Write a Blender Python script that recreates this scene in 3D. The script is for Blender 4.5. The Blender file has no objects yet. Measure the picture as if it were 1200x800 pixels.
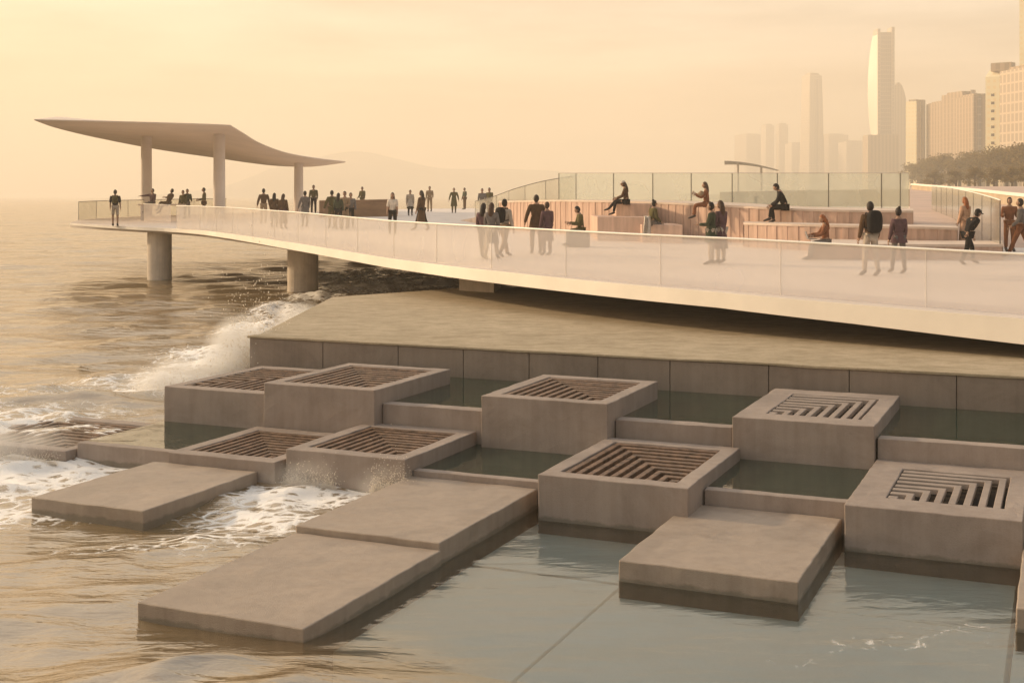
import bpy, bmesh, math, random
import numpy as np
from mathutils import Vector, Matrix, noise
random.seed(7); rng = np.random.default_rng(7)
S = bpy.context.scene; C = S.collection
R = math.radians

# ------------------------------------------------------------------ camera, light, sky, exposure
F, HY, CZ = 1495.0, 229.0, 4.28           # focal length in px of a 1200 px frame, horizon row, eye height over the water
cd = bpy.data.cameras.new('camera'); cam = bpy.data.objects.new('camera', cd); C.objects.link(cam)
cam.location = (0, 0, CZ); cam.rotation_euler = (R(90), 0, 0)
cd.sensor_width = 36; cd.lens = 36 * F / 1200; cd.shift_y = -(400 - HY) / 1200
cd.clip_start = 0.2; cd.clip_end = 20000
S.camera = cam
SUN_AZ, SUN_EL = R(66), R(17)             # left of the view direction, above the horizon
SV = Vector((-math.sin(SUN_AZ) * math.cos(SUN_EL), math.cos(SUN_AZ) * math.cos(SUN_EL), math.sin(SUN_EL)))
sl = bpy.data.lights.new('sun', 'SUN'); so = bpy.data.objects.new('sun', sl); C.objects.link(so)
sl.energy = 5.0; sl.angle = R(2.0); sl.color = (1.0, 0.74, 0.46)
so.rotation_euler = SV.to_track_quat('Z', 'Y').to_euler(); so.location = (-60, 30, 60)

W = bpy.data.worlds.new('World'); S.world = W; W.use_nodes = True
nt = W.node_tree; nt.nodes.clear()
def N(t, typ, **kw):
    n = t.nodes.new(typ)
    for k, v in kw.items(): setattr(n, k, v)
    return n
def setin(n, **kw):
    for k, v in kw.items(): n.inputs[k.replace('_', ' ')].default_value = v
def ramp(t, stops, interp='LINEAR'):
    n = N(t, 'ShaderNodeValToRGB'); cr = n.color_ramp; cr.interpolation = interp
    while len(cr.elements) < len(stops): cr.elements.new(0.5)
    for e, (p, c) in zip(cr.elements, stops):
        e.position = p; e.color = (*c, 1) if len(c) == 3 else c
    return n
def math_(t, op, a, b=None, clamp=False):
    n = N(t, 'ShaderNodeMath', operation=op, use_clamp=clamp)
    for i, v in enumerate((a, b)):
        if v is None: continue
        if isinstance(v, (int, float)): n.inputs[i].default_value = v
        else: t.links.new(v, n.inputs[i])
    return n.outputs[0]
def mixc(t, fac, a, b, mode='MIX'):
    n = N(t, 'ShaderNodeMix', data_type='RGBA', blend_type=mode)
    for s, v in ((n.inputs[0], fac), (n.inputs[6], a), (n.inputs[7], b)):
        if isinstance(v, (int, float)): s.default_value = v
        elif isinstance(v, tuple): s.default_value = (*v, 1)
        else: t.links.new(v, s)
    return n.outputs[2]
sky = N(nt, 'ShaderNodeTexSky', sky_type='NISHITA', sun_disc=False)
sky.sun_elevation = SUN_EL; sky.sun_rotation = -SUN_AZ; sky.air_density = 1.5; sky.dust_density = 6; sky.ozone_density = 1
tc = N(nt, 'ShaderNodeTexCoord'); sep = N(nt, 'ShaderNodeSeparateXYZ'); nt.links.new(tc.outputs['Generated'], sep.inputs[0])
rz = ramp(nt, [(0.0, (0.94, 0.62, 0.35)), (0.05, (0.90, 0.64, 0.41)), (0.13, (0.90, 0.74, 0.575)), (0.24, (0.84, 0.76, 0.65)), (0.38, (0.72, 0.75, 0.72)), (1.0, (0.50, 0.57, 0.64))])
nt.links.new(sep.outputs[2], rz.inputs[0])
dt = N(nt, 'ShaderNodeVectorMath', operation='DOT_PRODUCT'); nt.links.new(tc.outputs['Generated'], dt.inputs[0])
dt.inputs[1].default_value = SV
glow = math_(nt, 'POWER', math_(nt, 'MAXIMUM', dt.outputs['Value'], 0.0), 2.0)
mp = N(nt, 'ShaderNodeMapping'); mp.inputs['Scale'].default_value = (2.2, 2.2, 14); nt.links.new(tc.outputs['Generated'], mp.inputs[0])
cl = N(nt, 'ShaderNodeTexNoise'); setin(cl, Scale=1.15, Detail=6, Roughness=0.55); nt.links.new(mp.outputs[0], cl.inputs['Vector'])
clr = ramp(nt, [(0.34, (0.62, 0.58, 0.56)), (0.52, (0.98, 0.97, 0.96)), (0.68, (1.32, 1.32, 1.32))]); nt.links.new(cl.outputs[0], clr.inputs[0])
cbase = mixc(nt, 1.0, rz.outputs[0], clr.outputs[0], 'MULTIPLY')
cadd = mixc(nt, glow, (0, 0, 0), (0.56, 0.29, 0.06))
hd_ = N(nt, 'ShaderNodeVectorMath', operation='DOT_PRODUCT'); nt.links.new(tc.outputs['Generated'], hd_.inputs[0]); hd_.inputs[1].default_value = Vector((SV.x, SV.y * 1.6, 0)).normalized()
away = ramp(nt, [(0.05, (0.36, 0.36, 0.38)), (0.55, (0.98, 0.98, 0.98)), (0.7, (1, 1, 1))]); nt.links.new(math_(nt, 'ADD', math_(nt, 'MULTIPLY', hd_.outputs['Value'], 0.5), 0.5), away.inputs[0])   # the sky is dimmer on the side away from the sun
csum = mixc(nt, 1.0, mixc(nt, 1.0, cbase, away.outputs[0], 'MULTIPLY'), cadd, 'ADD')
b1 = N(nt, 'ShaderNodeBackground'); b1.inputs[1].default_value = 0.05; nt.links.new(sky.outputs[0], b1.inputs[0])
b2 = N(nt, 'ShaderNodeBackground'); b2.inputs[1].default_value = 0.85; nt.links.new(csum, b2.inputs[0])
ad = N(nt, 'ShaderNodeAddShader'); nt.links.new(b1.outputs[0], ad.inputs[0]); nt.links.new(b2.outputs[0], ad.inputs[1])
wo = N(nt, 'ShaderNodeOutputWorld'); nt.links.new(ad.outputs[0], wo.inputs[0])

vs = S.view_settings; vs.view_transform = 'Standard'; vs.look = 'None'; vs.gamma = 1; vs.use_curve_mapping = False; vs.exposure = 0.18
S.cycles.use_denoising = True; S.cycles.max_bounces = 8; S.cycles.diffuse_bounces = 3; S.cycles.glossy_bounces = 3
S.cycles.transparent_max_bounces = 16; S.cycles.volume_bounces = 1; S.cycles.caustics_reflective = False; S.cycles.caustics_refractive = False
HAZE = 0.0009; HAZE_COL = (1.0, 0.92, 0.80); HAZE_ANISO = 0.12

# ------------------------------------------------------------------ helpers
def P(x, y, d): return Vector(((x - 600) * d / F, d, CZ - (y - HY) * d / F))     # a ray of the photo's survey and a distance
UU = Vector((0.9173, -0.3982, 0)); VV = Vector((0.3982, 0.9173, 0))              # the two directions of the block grid
def G(u, v, z): return UU * u + VV * v + Vector((0, 0, z))
DECK = [(16, 2.28), (18, 2.25), (22.5, 2.17), (26.5, 2.0), (32, 1.9), (38, 1.86), (45, 1.72), (54, 1.62), (62, 1.60), (72, 1.40), (85, 1.25), (135, 1.1)]
def zdeck(Y): return CZ - float(np.interp(Y, [a for a, b in DECK], [b for a, b in DECK]))

def tag(o, label=None, cat=None, group=None, kind=None):
    if label: o['label'] = label
    if cat: o['category'] = cat
    if group: o['group'] = group
    if kind: o['kind'] = kind
    return o
class MB:
    def __init__(s): s.v = []; s.f = []; s.m = []
    def add(s, vs_, fs, mi=0):
        b = len(s.v); s.v += [tuple(p) for p in vs_]; s.f += [tuple(i + b for i in q) for q in fs]; s.m += [mi] * len(fs)
    def prism(s, poly, z0, z1, mi=0):                    # poly: list of (x,y), z0/z1 numbers or lists; counter-clockwise
        n = len(poly)
        a = [(p[0], p[1], z0[i] if isinstance(z0, (list, tuple)) else z0) for i, p in enumerate(poly)]
        b = [(p[0], p[1], z1[i] if isinstance(z1, (list, tuple)) else z1) for i, p in enumerate(poly)]
        s.add(a + b, [tuple(range(n - 1, -1, -1)), tuple(range(n, 2 * n))] + [(i, (i + 1) % n, n + (i + 1) % n, n + i) for i in range(n)], mi)
    def uvbox(s, u0, u1, v0, v1, z0, z1, mi=0):
        s.prism([G(u0, v0, 0), G(u1, v0, 0), G(u1, v1, 0), G(u0, v1, 0)], z0, z1, mi)
    def box(s, x0, x1, y0, y1, z0, z1, mi=0):
        s.prism([(x0, y0), (x1, y0), (x1, y1), (x0, y1)], z0, z1, mi)
    def tube(s, pts, rad, n=8, mi=0, caps=True):
        pts = [Vector(p) for p in pts]; k = len(pts)
        rad = rad if isinstance(rad, (list, tuple)) else [rad] * k
        vv = []; up = None
        for i, p in enumerate(pts):
            t = (pts[min(i + 1, k - 1)] - pts[max(i - 1, 0)]).normalized()
            if up is None:
                up = Vector((0, 0, 1)) if abs(t.z) < 0.9 else Vector((0, 1, 0))
            a = t.cross(up).normalized(); b = a.cross(t).normalized(); up = b
            r = rad[i] if isinstance(rad[i], (list, tuple)) else (rad[i], rad[i])
            vv += [p + a * (math.cos(q) * r[0]) + b * (math.sin(q) * r[1]) for q in [2 * math.pi * j / n for j in range(n)]]
        ff = [(i * n + j, i * n + (j + 1) % n, (i + 1) * n + (j + 1) % n, (i + 1) * n + j) for i in range(k - 1) for j in range(n)]
        if caps: ff += [tuple(range(n - 1, -1, -1)), tuple(range((k - 1) * n, k * n))]
        s.add(vv, ff, mi)
    def grid(s, rows, mi=0, flip=False):
        n = len(rows[0]); vv = [p for r in rows for p in r]
        ff = [(i * n + j, i * n + j + 1, (i + 1) * n + j + 1, (i + 1) * n + j) for i in range(len(rows) - 1) for j in range(n - 1)]
        if flip: ff = [q[::-1] for q in ff]
        s.add(vv, ff, mi)
    def ell(s, c, r, n=10, m=7, mi=0, rot=None, fn=None):
        vv = []; c = Vector(c)
        for i in range(m + 1):
            th = math.pi * i / m
            for j in range(n):
                ph = 2 * math.pi * j / n
                q = Vector((math.sin(th) * math.cos(ph), math.sin(th) * math.sin(ph), math.cos(th)))
                if fn: q = fn(q)
                q = Vector((q.x * r[0], q.y * r[1], q.z * r[2]))
                if rot: q = rot @ q
                vv.append(c + q)
        ff = [(i * n + j, (i + 1) * n + j, (i + 1) * n + (j + 1) % n, i * n + (j + 1) % n) for i in range(m) for j in range(n)]
        s.add(vv, ff, mi)
    def mesh(s, name, mats, smooth=False, recalc=True):
        me = bpy.data.meshes.new(name); me.from_pydata(s.v, [], s.f)
        for m in (mats if isinstance(mats, (list, tuple)) else [mats]): me.materials.append(m)
        me.polygons.foreach_set('material_index', s.m)
        bm = bmesh.new(); bm.from_mesh(me)
        bmesh.ops.remove_doubles(bm, verts=bm.verts, dist=1e-5)
        if recalc: bmesh.ops.recalc_face_normals(bm, faces=bm.faces)
        bm.to_mesh(me); bm.free()
        if smooth: me.polygons.foreach_set('use_smooth', [True] * len(me.polygons))
        me.update(); return me
    def build(s, name, mats, parent=None, smooth=False, bevel=0, at=None, wear=0):
        me = s.mesh(name, mats, smooth)
        if wear: worn(me, amt=wear)
        return obj(name, me, parent, bevel, at)
def worn(me, step=.14, amt=.006):                         # cut the long edges and nudge them so that no arris is ruler straight
    bm = bmesh.new(); bm.from_mesh(me)
    for _ in range(5):
        ed = [e for e in bm.edges if e.calc_length() > step * 2]
        if not ed: break
        bmesh.ops.subdivide_edges(bm, edges=ed, cuts=1, use_grid_fill=True)
    for v in bm.verts:
        k = noise.noise_vector(v.co * 2.7 + Vector((len(bm.verts) % 97, 0, 0))) * amt + noise.noise_vector(v.co * 11) * amt * .8; v.co += k
    bm.to_mesh(me); bm.free(); me.update()
def obj(name, me, parent=None, bevel=0, at=None):
    o = bpy.data.objects.new(name, me); C.objects.link(o)
    if parent is not None: o.parent = parent
    if at is not None: o.location = at
    if bevel:
        b = o.modifiers.new('bevel', 'BEVEL'); b.width = bevel; b.segments = 2; b.limit_method = 'ANGLE'; b.angle_limit = R(40)
    return o
def empty(name, loc=(0, 0, 0), rz=0):
    o = bpy.data.objects.new(name, None); C.objects.link(o); o.location = loc; o.rotation_euler = (0, 0, rz); o.empty_display_size = 0.2
    return o
def lerp(a, b, t): return a + (b - a) * t
def resample(pts, step):
    pts = [Vector(p) for p in pts]; d = [0]
    for a, b in zip(pts, pts[1:]): d.append(d[-1] + (b - a).length)
    n = max(2, int(d[-1] / step) + 1); out = []
    for s_ in np.linspace(0, d[-1], n):
        i = min(len(d) - 2, max(0, int(np.searchsorted(d, s_) - 1)))
        out.append(pts[i].lerp(pts[i + 1], (s_ - d[i]) / max(1e-9, d[i + 1] - d[i])))
    return out
def crom(pts, k=6):                                       # smooth curve through points
    pts = [Vector(p) for p in pts]; out = []
    for i in range(len(pts) - 1):
        a, b, c, d = pts[max(0, i - 1)], pts[i], pts[i + 1], pts[min(len(pts) - 1, i + 2)]
        for j in range(k):
            t = j / k
            out.append(0.5 * ((2 * b) + (c - a) * t + (2 * a - 5 * b + 4 * c - d) * t * t + (3 * b - a - 3 * c + d) * t ** 3))
    return out + [pts[-1]]

# ------------------------------------------------------------------ materials
def newmat(name):
    m = bpy.data.materials.new(name); m.use_nodes = True; t = m.node_tree; t.nodes.clear()
    o = N(t, 'ShaderNodeOutputMaterial'); return m, t, o
def pbr(name, col, rough=0.8, var=0.12, scale=3.0, bump=0.0, bscale=40, spec=0.3, metal=0.0, col2=None, stretch=(1, 1, 1), extra=None):
    m, t, o = newmat(name); b = N(t, 'ShaderNodeBsdfPrincipled'); t.links.new(b.outputs[0], o.inputs[0])
    b.inputs['Roughness'].default_value = rough; b.inputs['Specular IOR Level'].default_value = spec; b.inputs['Metallic'].default_value = metal
    tc = N(t, 'ShaderNodeTexCoord'); mp = N(t, 'ShaderNodeMapping'); mp.inputs['Scale'].default_value = stretch
    t.links.new(tc.outputs['Object'], mp.inputs[0])
    n1 = N(t, 'ShaderNodeTexNoise'); setin(n1, Scale=scale, Detail=6, Roughness=0.6); t.links.new(mp.outputs[0], n1.inputs['Vector'])
    c2 = col2 or tuple(c * (1 - 2 * var) for c in col)
    c1 = tuple(min(1, c * (1 + var)) for c in col)
    r = ramp(t, [(0.3, c2), (0.68, c1)]); t.links.new(n1.outputs[0], r.inputs[0]); cc = r.outputs[0]
    if extra: cc = extra(t, tc, mp, cc, b)
    t.links.new(cc, b.inputs['Base Color'])
    if bump:
        n2 = N(t, 'ShaderNodeTexNoise'); setin(n2, Scale=bscale, Detail=5, Roughness=0.65); t.links.new(mp.outputs[0], n2.inputs['Vector'])
        bp = N(t, 'ShaderNodeBump'); setin(bp, Strength=bump, Distance=0.02); t.links.new(n2.outputs[0], bp.inputs['Height']); t.links.new(bp.outputs[0], b.inputs['Normal'])
    return m
def speckle(t, tc, mp, cc, b):                            # sand grains, darker damp patches, fine dirt
    g = N(t, 'ShaderNodeNewGeometry')
    for sc, lo, hi, a, c in ((38, .36, .5, .45, (.70, .68, .64)), (5.5, .34, .56, .55, (.80, .78, .74)), (0.35, .4, .62, .5, (.86, .84, .80))):
        n = N(t, 'ShaderNodeTexNoise'); setin(n, Scale=sc, Detail=6, Roughness=.7); t.links.new(g.outputs['Position'], n.inputs['Vector'])
        r = ramp(t, [(lo, c), (hi, (1.04, 1.04, 1.03))]); t.links.new(n.outputs[0], r.inputs[0]); cc = mixc(t, a, cc, r.outputs[0], 'MULTIPLY')
    return cc
def algae(t, tc, mp, cc, b):                              # ragged weed line where the tide wets the concrete, pores and run marks
    g = N(t, 'ShaderNodeNewGeometry'); sp = N(t, 'ShaderNodeSeparateXYZ'); t.links.new(g.outputs['Position'], sp.inputs[0])
    n = N(t, 'ShaderNodeTexNoise'); setin(n, Scale=3.5, Detail=8, Roughness=0.7); t.links.new(g.outputs['Position'], n.inputs['Vector'])
    h = math_(t, 'ADD', sp.outputs[2], math_(t, 'MULTIPLY', n.outputs[0], -0.16))
    f = ramp(t, [(0.0, (1, 1, 1)), (0.035, (0, 0, 0))]); t.links.new(math_(t, 'ADD', h, 0.055), f.inputs[0])
    cc = mixc(t, math_(t, 'MULTIPLY', f.outputs[0], 0.5), cc, (0.085, 0.088, 0.055))
    p = N(t, 'ShaderNodeTexNoise'); setin(p, Scale=55, Detail=3, Roughness=0.6); t.links.new(g.outputs['Position'], p.inputs['Vector'])
    pr = ramp(t, [(0.32, (0.72, 0.72, 0.72)), (0.46, (1, 1, 1))]); t.links.new(p.outputs[0], pr.inputs[0])
    cc = mixc(t, 0.35, cc, pr.outputs[0], 'MULTIPLY')
    ms = N(t, 'ShaderNodeMapping'); ms.inputs['Scale'].default_value = (5, 5, 0.35); t.links.new(g.outputs['Position'], ms.inputs[0])
    w = N(t, 'ShaderNodeTexNoise'); setin(w, Scale=1.5, Detail=5, Roughness=0.6); t.links.new(ms.outputs[0], w.inputs['Vector'])
    wr = ramp(t, [(0.3, (0.88, 0.86, 0.85)), (0.6, (1.03, 1.03, 1.03))]); t.links.new(w.outputs[0], wr.inputs[0])
    cc = mixc(t, 0.8, cc, wr.outputs[0], 'MULTIPLY')
    s1 = N(t, 'ShaderNodeTexNoise'); setin(s1, Scale=1.1, Detail=7, Roughness=0.68, Distortion=0.6); t.links.new(g.outputs['Position'], s1.inputs['Vector'])
    s1r = ramp(t, [(0.36, (0.80, 0.78, 0.76)), (0.52, (1, 1, 1)), (0.72, (1.08, 1.07, 1.05))]); t.links.new(s1.outputs[0], s1r.inputs[0]); cc = mixc(t, 0.8, cc, s1r.outputs[0], 'MULTIPLY')
    t.links.new(math_(t, 'SUBTRACT', b.inputs['Roughness'].default_value + .18, math_(t, 'MULTIPLY', ramp_out(t, s1.outputs[0]), .34)), b.inputs['Roughness'])
    return cc
def ramp_out(t, v):
    r = ramp(t, [(.35, (1, 1, 1)), (.6, (0, 0, 0))]); t.links.new(v, r.inputs[0]); return r.outputs[0]
M = {}
M['concrete'] = pbr('block_concrete', (0.345, 0.285, 0.245), 0.72, 0.06, 0.9, 0.3, 60, 0.35, extra=algae)
M['slab'] = pbr('slab_concrete', (0.39, 0.315, 0.25), 0.46, 0.06, 0.8, 0.5, 75, 0.45, extra=algae)
M['terrace'] = pbr('terrace_stone', (0.46, 0.385, 0.285), 0.9, 0.1, 2.4, 0.6, 30, 0.2, stretch=(0.8, 1.4, 1), col2=(0.36, 0.30, 0.21), extra=speckle)
M['wallpanel'] = pbr('wall_panel_concrete', (0.28, 0.23, 0.19), 0.8, 0.07, 1.0, 0.3, 50, 0.3, extra=algae)
M['grate'] = pbr('grate_slats', (0.19, 0.115, 0.072), 0.5, 0.35, 7, 0.5, 45, 0.3, extra=None)
M['dark'] = pbr('grate_pocket', (0.035, 0.026, 0.02), 0.9, 0.2, 5)
M['deck'] = pbr('deck_concrete', (0.74, 0.66, 0.60), 0.65, 0.05, 0.6, 0.15, 30, 0.3)
M['fascia'] = pbr('deck_fascia', (0.84, 0.78, 0.69), 0.6, 0.05, 0.5, 0.1, 30, 0.3)
M['column'] = pbr('column_paint', (0.74, 0.66, 0.60), 0.6, 0.06, 0.7, 0.1, 20, 0.3)
M['pier'] = pbr('pier_concrete', (0.68, 0.59, 0.49), 0.75, 0.1, 0.8, 0.3, 20, 0.3, extra=algae)
M['canopy'] = pbr('canopy_soffit', (0.80, 0.67, 0.56), 0.6, 0.05, 0.3, 0.05, 10, 0.3)
M['wood'] = pbr('bleacher_wood', (0.56, 0.385, 0.295), 0.7, 0.14, 1.5, 0.3, 30, 0.3, stretch=(3, 3, 0.4))
M['woodtop'] = pbr('bleacher_top', (0.66, 0.53, 0.43), 0.65, 0.08, 1.5, 0.2, 30, 0.3)
M['brownwall'] = pbr('brown_timber', (0.28, 0.17, 0.10), 0.8, 0.15, 1.0, 0.2, 20, 0.2, stretch=(1, 1, 4))
M['prom'] = pbr('promenade_paving', (0.58, 0.43, 0.35), 0.75, 0.08, 0.4, 0.2, 10, 0.3)
M['parapet'] = pbr('parapet_stone', (0.46, 0.37, 0.27), 0.8, 0.1, 0.6, 0.2, 10, 0.3)
M['rail'] = pbr('rail_metal', (0.93, 0.89, 0.80), 0.35, 0.03, 2, 0, spec=0.5)
M['joint'] = pbr('glass_joint', (0.10, 0.09, 0.075), 0.5, 0.05, 2)
M['paleseam'] = pbr('glass_seam', (0.45, 0.40, 0.36), 0.4, 0.05, 2)
M['land'] = pbr('land_ground', (0.14, 0.115, 0.07), 0.95, 0.3, 0.02)
M['skin'] = pbr('skin', (0.34, 0.20, 0.13), 0.55, 0.06, 8)
M['eye'] = pbr('eye', (0.02, 0.015, 0.012), 0.2, 0.0, 2)
M['bark'] = pbr('bark', (0.09, 0.065, 0.045), 0.9, 0.2, 3)
M['plastic'] = pbr('laptop_shell', (0.22, 0.20, 0.19), 0.4, 0.03, 2)
def cloth(key, col): M[key] = pbr(key, col, 0.9, 0.14, 9, 0.25, 60, 0.15)
for k_, c_ in dict(olive=(0.10, 0.085, 0.035), brown=(0.10, 0.058, 0.032), black=(0.018, 0.016, 0.016), grey=(0.17, 0.15, 0.14), pale=(0.45, 0.38, 0.31), white=(0.62, 0.55, 0.47),
                   jean=(0.10, 0.105, 0.13), plum=(0.12, 0.07, 0.075), rust=(0.22, 0.09, 0.045), tan=(0.30, 0.21, 0.13), green=(0.055, 0.065, 0.04), navy=(0.035, 0.035, 0.05), peach=(0.50, 0.31, 0.21)).items(): cloth('cloth_' + k_, c_)
M['hair_dark'] = pbr('hair_dark', (0.022, 0.014, 0.010), 0.6, 0.2, 20); M['hair_brown'] = pbr('hair_brown', (0.07, 0.036, 0.02), 0.6, 0.2, 20)
M['hair_red'] = pbr('hair_red', (0.30, 0.10, 0.03), 0.55, 0.2, 20); M['shoe'] = pbr('shoe', (0.05, 0.04, 0.035), 0.6, 0.1, 10)

def glassmat(name, clear, tint, milk, rough=0.12):        # satin glass: part clear, part milky, a little sheen
    m, t, o = newmat(name)
    tr = N(t, 'ShaderNodeBsdfTransparent'); tr.inputs[0].default_value = (*tint, 1)
    df = N(t, 'ShaderNodeBsdfDiffuse'); df.inputs[0].default_value = (*milk, 1)
    tl = N(t, 'ShaderNodeBsdfTranslucent'); tl.inputs[0].default_value = (*milk, 1)
    gl = N(t, 'ShaderNodeBsdfGlossy'); gl.inputs['Roughness'].default_value = rough; gl.inputs[0].default_value = (0.9, 0.9, 0.88, 1)
    a = N(t, 'ShaderNodeMixShader'); a.inputs[0].default_value = 0.5; t.links.new(df.outputs[0], a.inputs[1]); t.links.new(tl.outputs[0], a.inputs[2])
    tcn = N(t, 'ShaderNodeTexCoord'); ns = N(t, 'ShaderNodeTexNoise'); setin(ns, Scale=0.5, Detail=3); t.links.new(tcn.outputs['Object'], ns.inputs['Vector'])
    fr = ramp(t, [(0.3, (clear - 0.06,) * 3), (0.7, (clear + 0.06,) * 3)]); t.links.new(ns.outputs[0], fr.inputs[0])
    b = N(t, 'ShaderNodeMixShader'); t.links.new(fr.outputs[0], b.inputs[0]); t.links.new(a.outputs[0], b.inputs[1]); t.links.new(tr.outputs[0], b.inputs[2])
    fn = N(t, 'ShaderNodeFresnel'); fn.inputs[0].default_value = 1.4
    gm = N(t, 'ShaderNodeNewGeometry'); ff = math_(t, 'MULTIPLY', fn.outputs[0], math_(t, 'SUBTRACT', 1.0, gm.outputs['Backfacing']))
    c = N(t, 'ShaderNodeMixShader'); t.links.new(ff, c.inputs[0]); t.links.new(b.outputs[0], c.inputs[1]); t.links.new(gl.outputs[0], c.inputs[2])
    t.links.new(c.outputs[0], o.inputs[0]); return m
M['glass'] = glassmat('satin_glass', 0.66, (0.98, 0.96, 0.94), (0.90, 0.84, 0.80))
M['greenglass'] = glassmat('green_glass', 0.70, (0.95, 0.965, 0.93), (0.84, 0.84, 0.76))
M['clearglass'] = glassmat('clear_glass', 0.72, (0.95, 0.95, 0.92), (0.6, 0.56, 0.48))

def watermat(name, murk, ior, bump, sc, stretch, rough=0.05, sea=False):
    m, t, o = newmat(name)
    g = N(t, 'ShaderNodeNewGeometry'); mp = N(t, 'ShaderNodeMapping'); mp.inputs['Scale'].default_value = stretch; mp.inputs['Rotation'].default_value = (0, 0, R(-18))
    t.links.new(g.outputs['Position'], mp.inputs[0])
    n1 = N(t, 'ShaderNodeTexNoise'); setin(n1, Scale=sc, Detail=4, Roughness=0.55, Distortion=0.3); t.links.new(mp.outputs[0], n1.inputs['Vector'])
    n2 = N(t, 'ShaderNodeTexNoise'); setin(n2, Scale=sc * 0.22, Detail=3, Roughness=0.5); t.links.new(mp.outputs[0], n2.inputs['Vector'])
    hsum = math_(t, 'ADD', math_(t, 'MULTIPLY', n1.outputs[0], 0.35), n2.outputs[0])
    bp = N(t, 'ShaderNodeBump'); bp.inputs['Distance'].default_value = 0.25
    t.links.new(hsum, bp.inputs['Height'])
    fr = N(t, 'ShaderNodeFresnel'); fr.inputs[0].default_value = ior; t.links.new(bp.outputs[0], fr.inputs['Normal'])
    gl = N(t, 'ShaderNodeBsdfGlossy'); gl.inputs['Roughness'].default_value = rough; gl.inputs[0].default_value = (1.0, 0.95, 0.88, 1); t.links.new(bp.outputs[0], gl.inputs['Normal'])
    df = N(t, 'ShaderNodeBsdfDiffuse'); df.inputs[0].default_value = (*murk, 1)
    tr = N(t, 'ShaderNodeBsdfTransparent'); tr.inputs[0].default_value = (0.94, 0.985, 0.965, 1)
    base = N(t, 'ShaderNodeMixShader'); t.links.new(df.outputs[0], base.inputs[1]); t.links.new(tr.outputs[0], base.inputs[2]); base.inputs[0].default_value = 0.25
    mx = N(t, 'ShaderNodeMixShader'); t.links.new(fr.outputs[0], mx.inputs[0]); t.links.new(base.outputs[0], mx.inputs[1]); t.links.new(gl.outputs[0], mx.inputs[2])
    last = mx
    if sea:
        at = N(t, 'ShaderNodeAttribute', attribute_name='calm'); af = N(t, 'ShaderNodeAttribute', attribute_name='foam')
        t.links.new(math_(t, 'MULTIPLY', at.outputs['Fac'], 0.95), base.inputs[0])
        t.links.new(math_(t, 'SUBTRACT', ior, math_(t, 'MULTIPLY', at.outputs['Fac'], ior - 1.85)), fr.inputs[0])
        t.links.new(math_(t, 'SUBTRACT', bump, math_(t, 'MULTIPLY', at.outputs['Fac'], bump * 0.80)), bp.inputs['Strength'])
        fz = N(t, 'ShaderNodeMapping'); fz.inputs['Scale'].default_value = (1.0, 1.25, 0.6); t.links.new(g.outputs['Position'], fz.inputs[0])
        f1 = N(t, 'ShaderNodeTexNoise'); setin(f1, Scale=2.2, Detail=9, Roughness=0.72, Distortion=1.2); t.links.new(fz.outputs[0], f1.inputs['Vector'])
        vo = N(t, 'ShaderNodeTexVoronoi', feature='DISTANCE_TO_EDGE'); vo.inputs['Scale'].default_value = 4.5
        wv = mixc(t, 0.25, fz.outputs[0], f1.outputs['Color']); t.links.new(wv, vo.inputs['Vector'])
        lace = math_(t, 'MULTIPLY', math_(t, 'SUBTRACT', 0.16, vo.outputs['Distance']), 1.2)
        thr = math_(t, 'ADD', math_(t, 'SUBTRACT', math_(t, 'ADD', f1.outputs[0], lace), 1.02), math_(t, 'MULTIPLY', af.outputs['Fac'], 0.86))
        fm = math_(t, 'MULTIPLY', thr, 5.0, clamp=True)
        fd = N(t, 'ShaderNodeBsdfDiffuse'); fd.inputs[0].default_value = (0.93, 0.91, 0.88, 1)
        fb = N(t, 'ShaderNodeBump'); setin(fb, Strength=0.8, Distance=0.08); t.links.new(f1.outputs[0], fb.inputs['Height']); t.links.new(fb.outputs[0], fd.inputs['Normal'])
        last = N(t, 'ShaderNodeMixShader'); t.links.new(fm, last.inputs[0]); t.links.new(mx.outputs[0], last.inputs[1]); t.links.new(fd.outputs[0], last.inputs[2])
    else:
        bp.inputs['Strength'].default_value = bump
    t.links.new(last.outputs[0], o.inputs[0]); return m
M['sea'] = watermat('sea_water', (0.21, 0.15, 0.078), 3.6, 0.62, 2.6, (0.55, 1.5, 1), 0.07, sea=True)
M['pool'] = watermat('pool_water', (0.022, 0.052, 0.040), 2.3, 0.05, 3.0, (1, 1, 1), 0.03)
m, t, o = newmat('spray_water'); d1 = N(t, 'ShaderNodeBsdfDiffuse'); d1.inputs[0].default_value = (0.9, 0.86, 0.80, 1); d2 = N(t, 'ShaderNodeBsdfTranslucent'); d2.inputs[0].default_value = (0.92, 0.86, 0.76, 1)
mx = N(t, 'ShaderNodeMixShader'); mx.inputs[0].default_value = 0.55; t.links.new(d1.outputs[0], mx.inputs[1]); t.links.new(d2.outputs[0], mx.inputs[2]); t.links.new(mx.outputs[0], o.inputs[0]); M['spray'] = m

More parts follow.
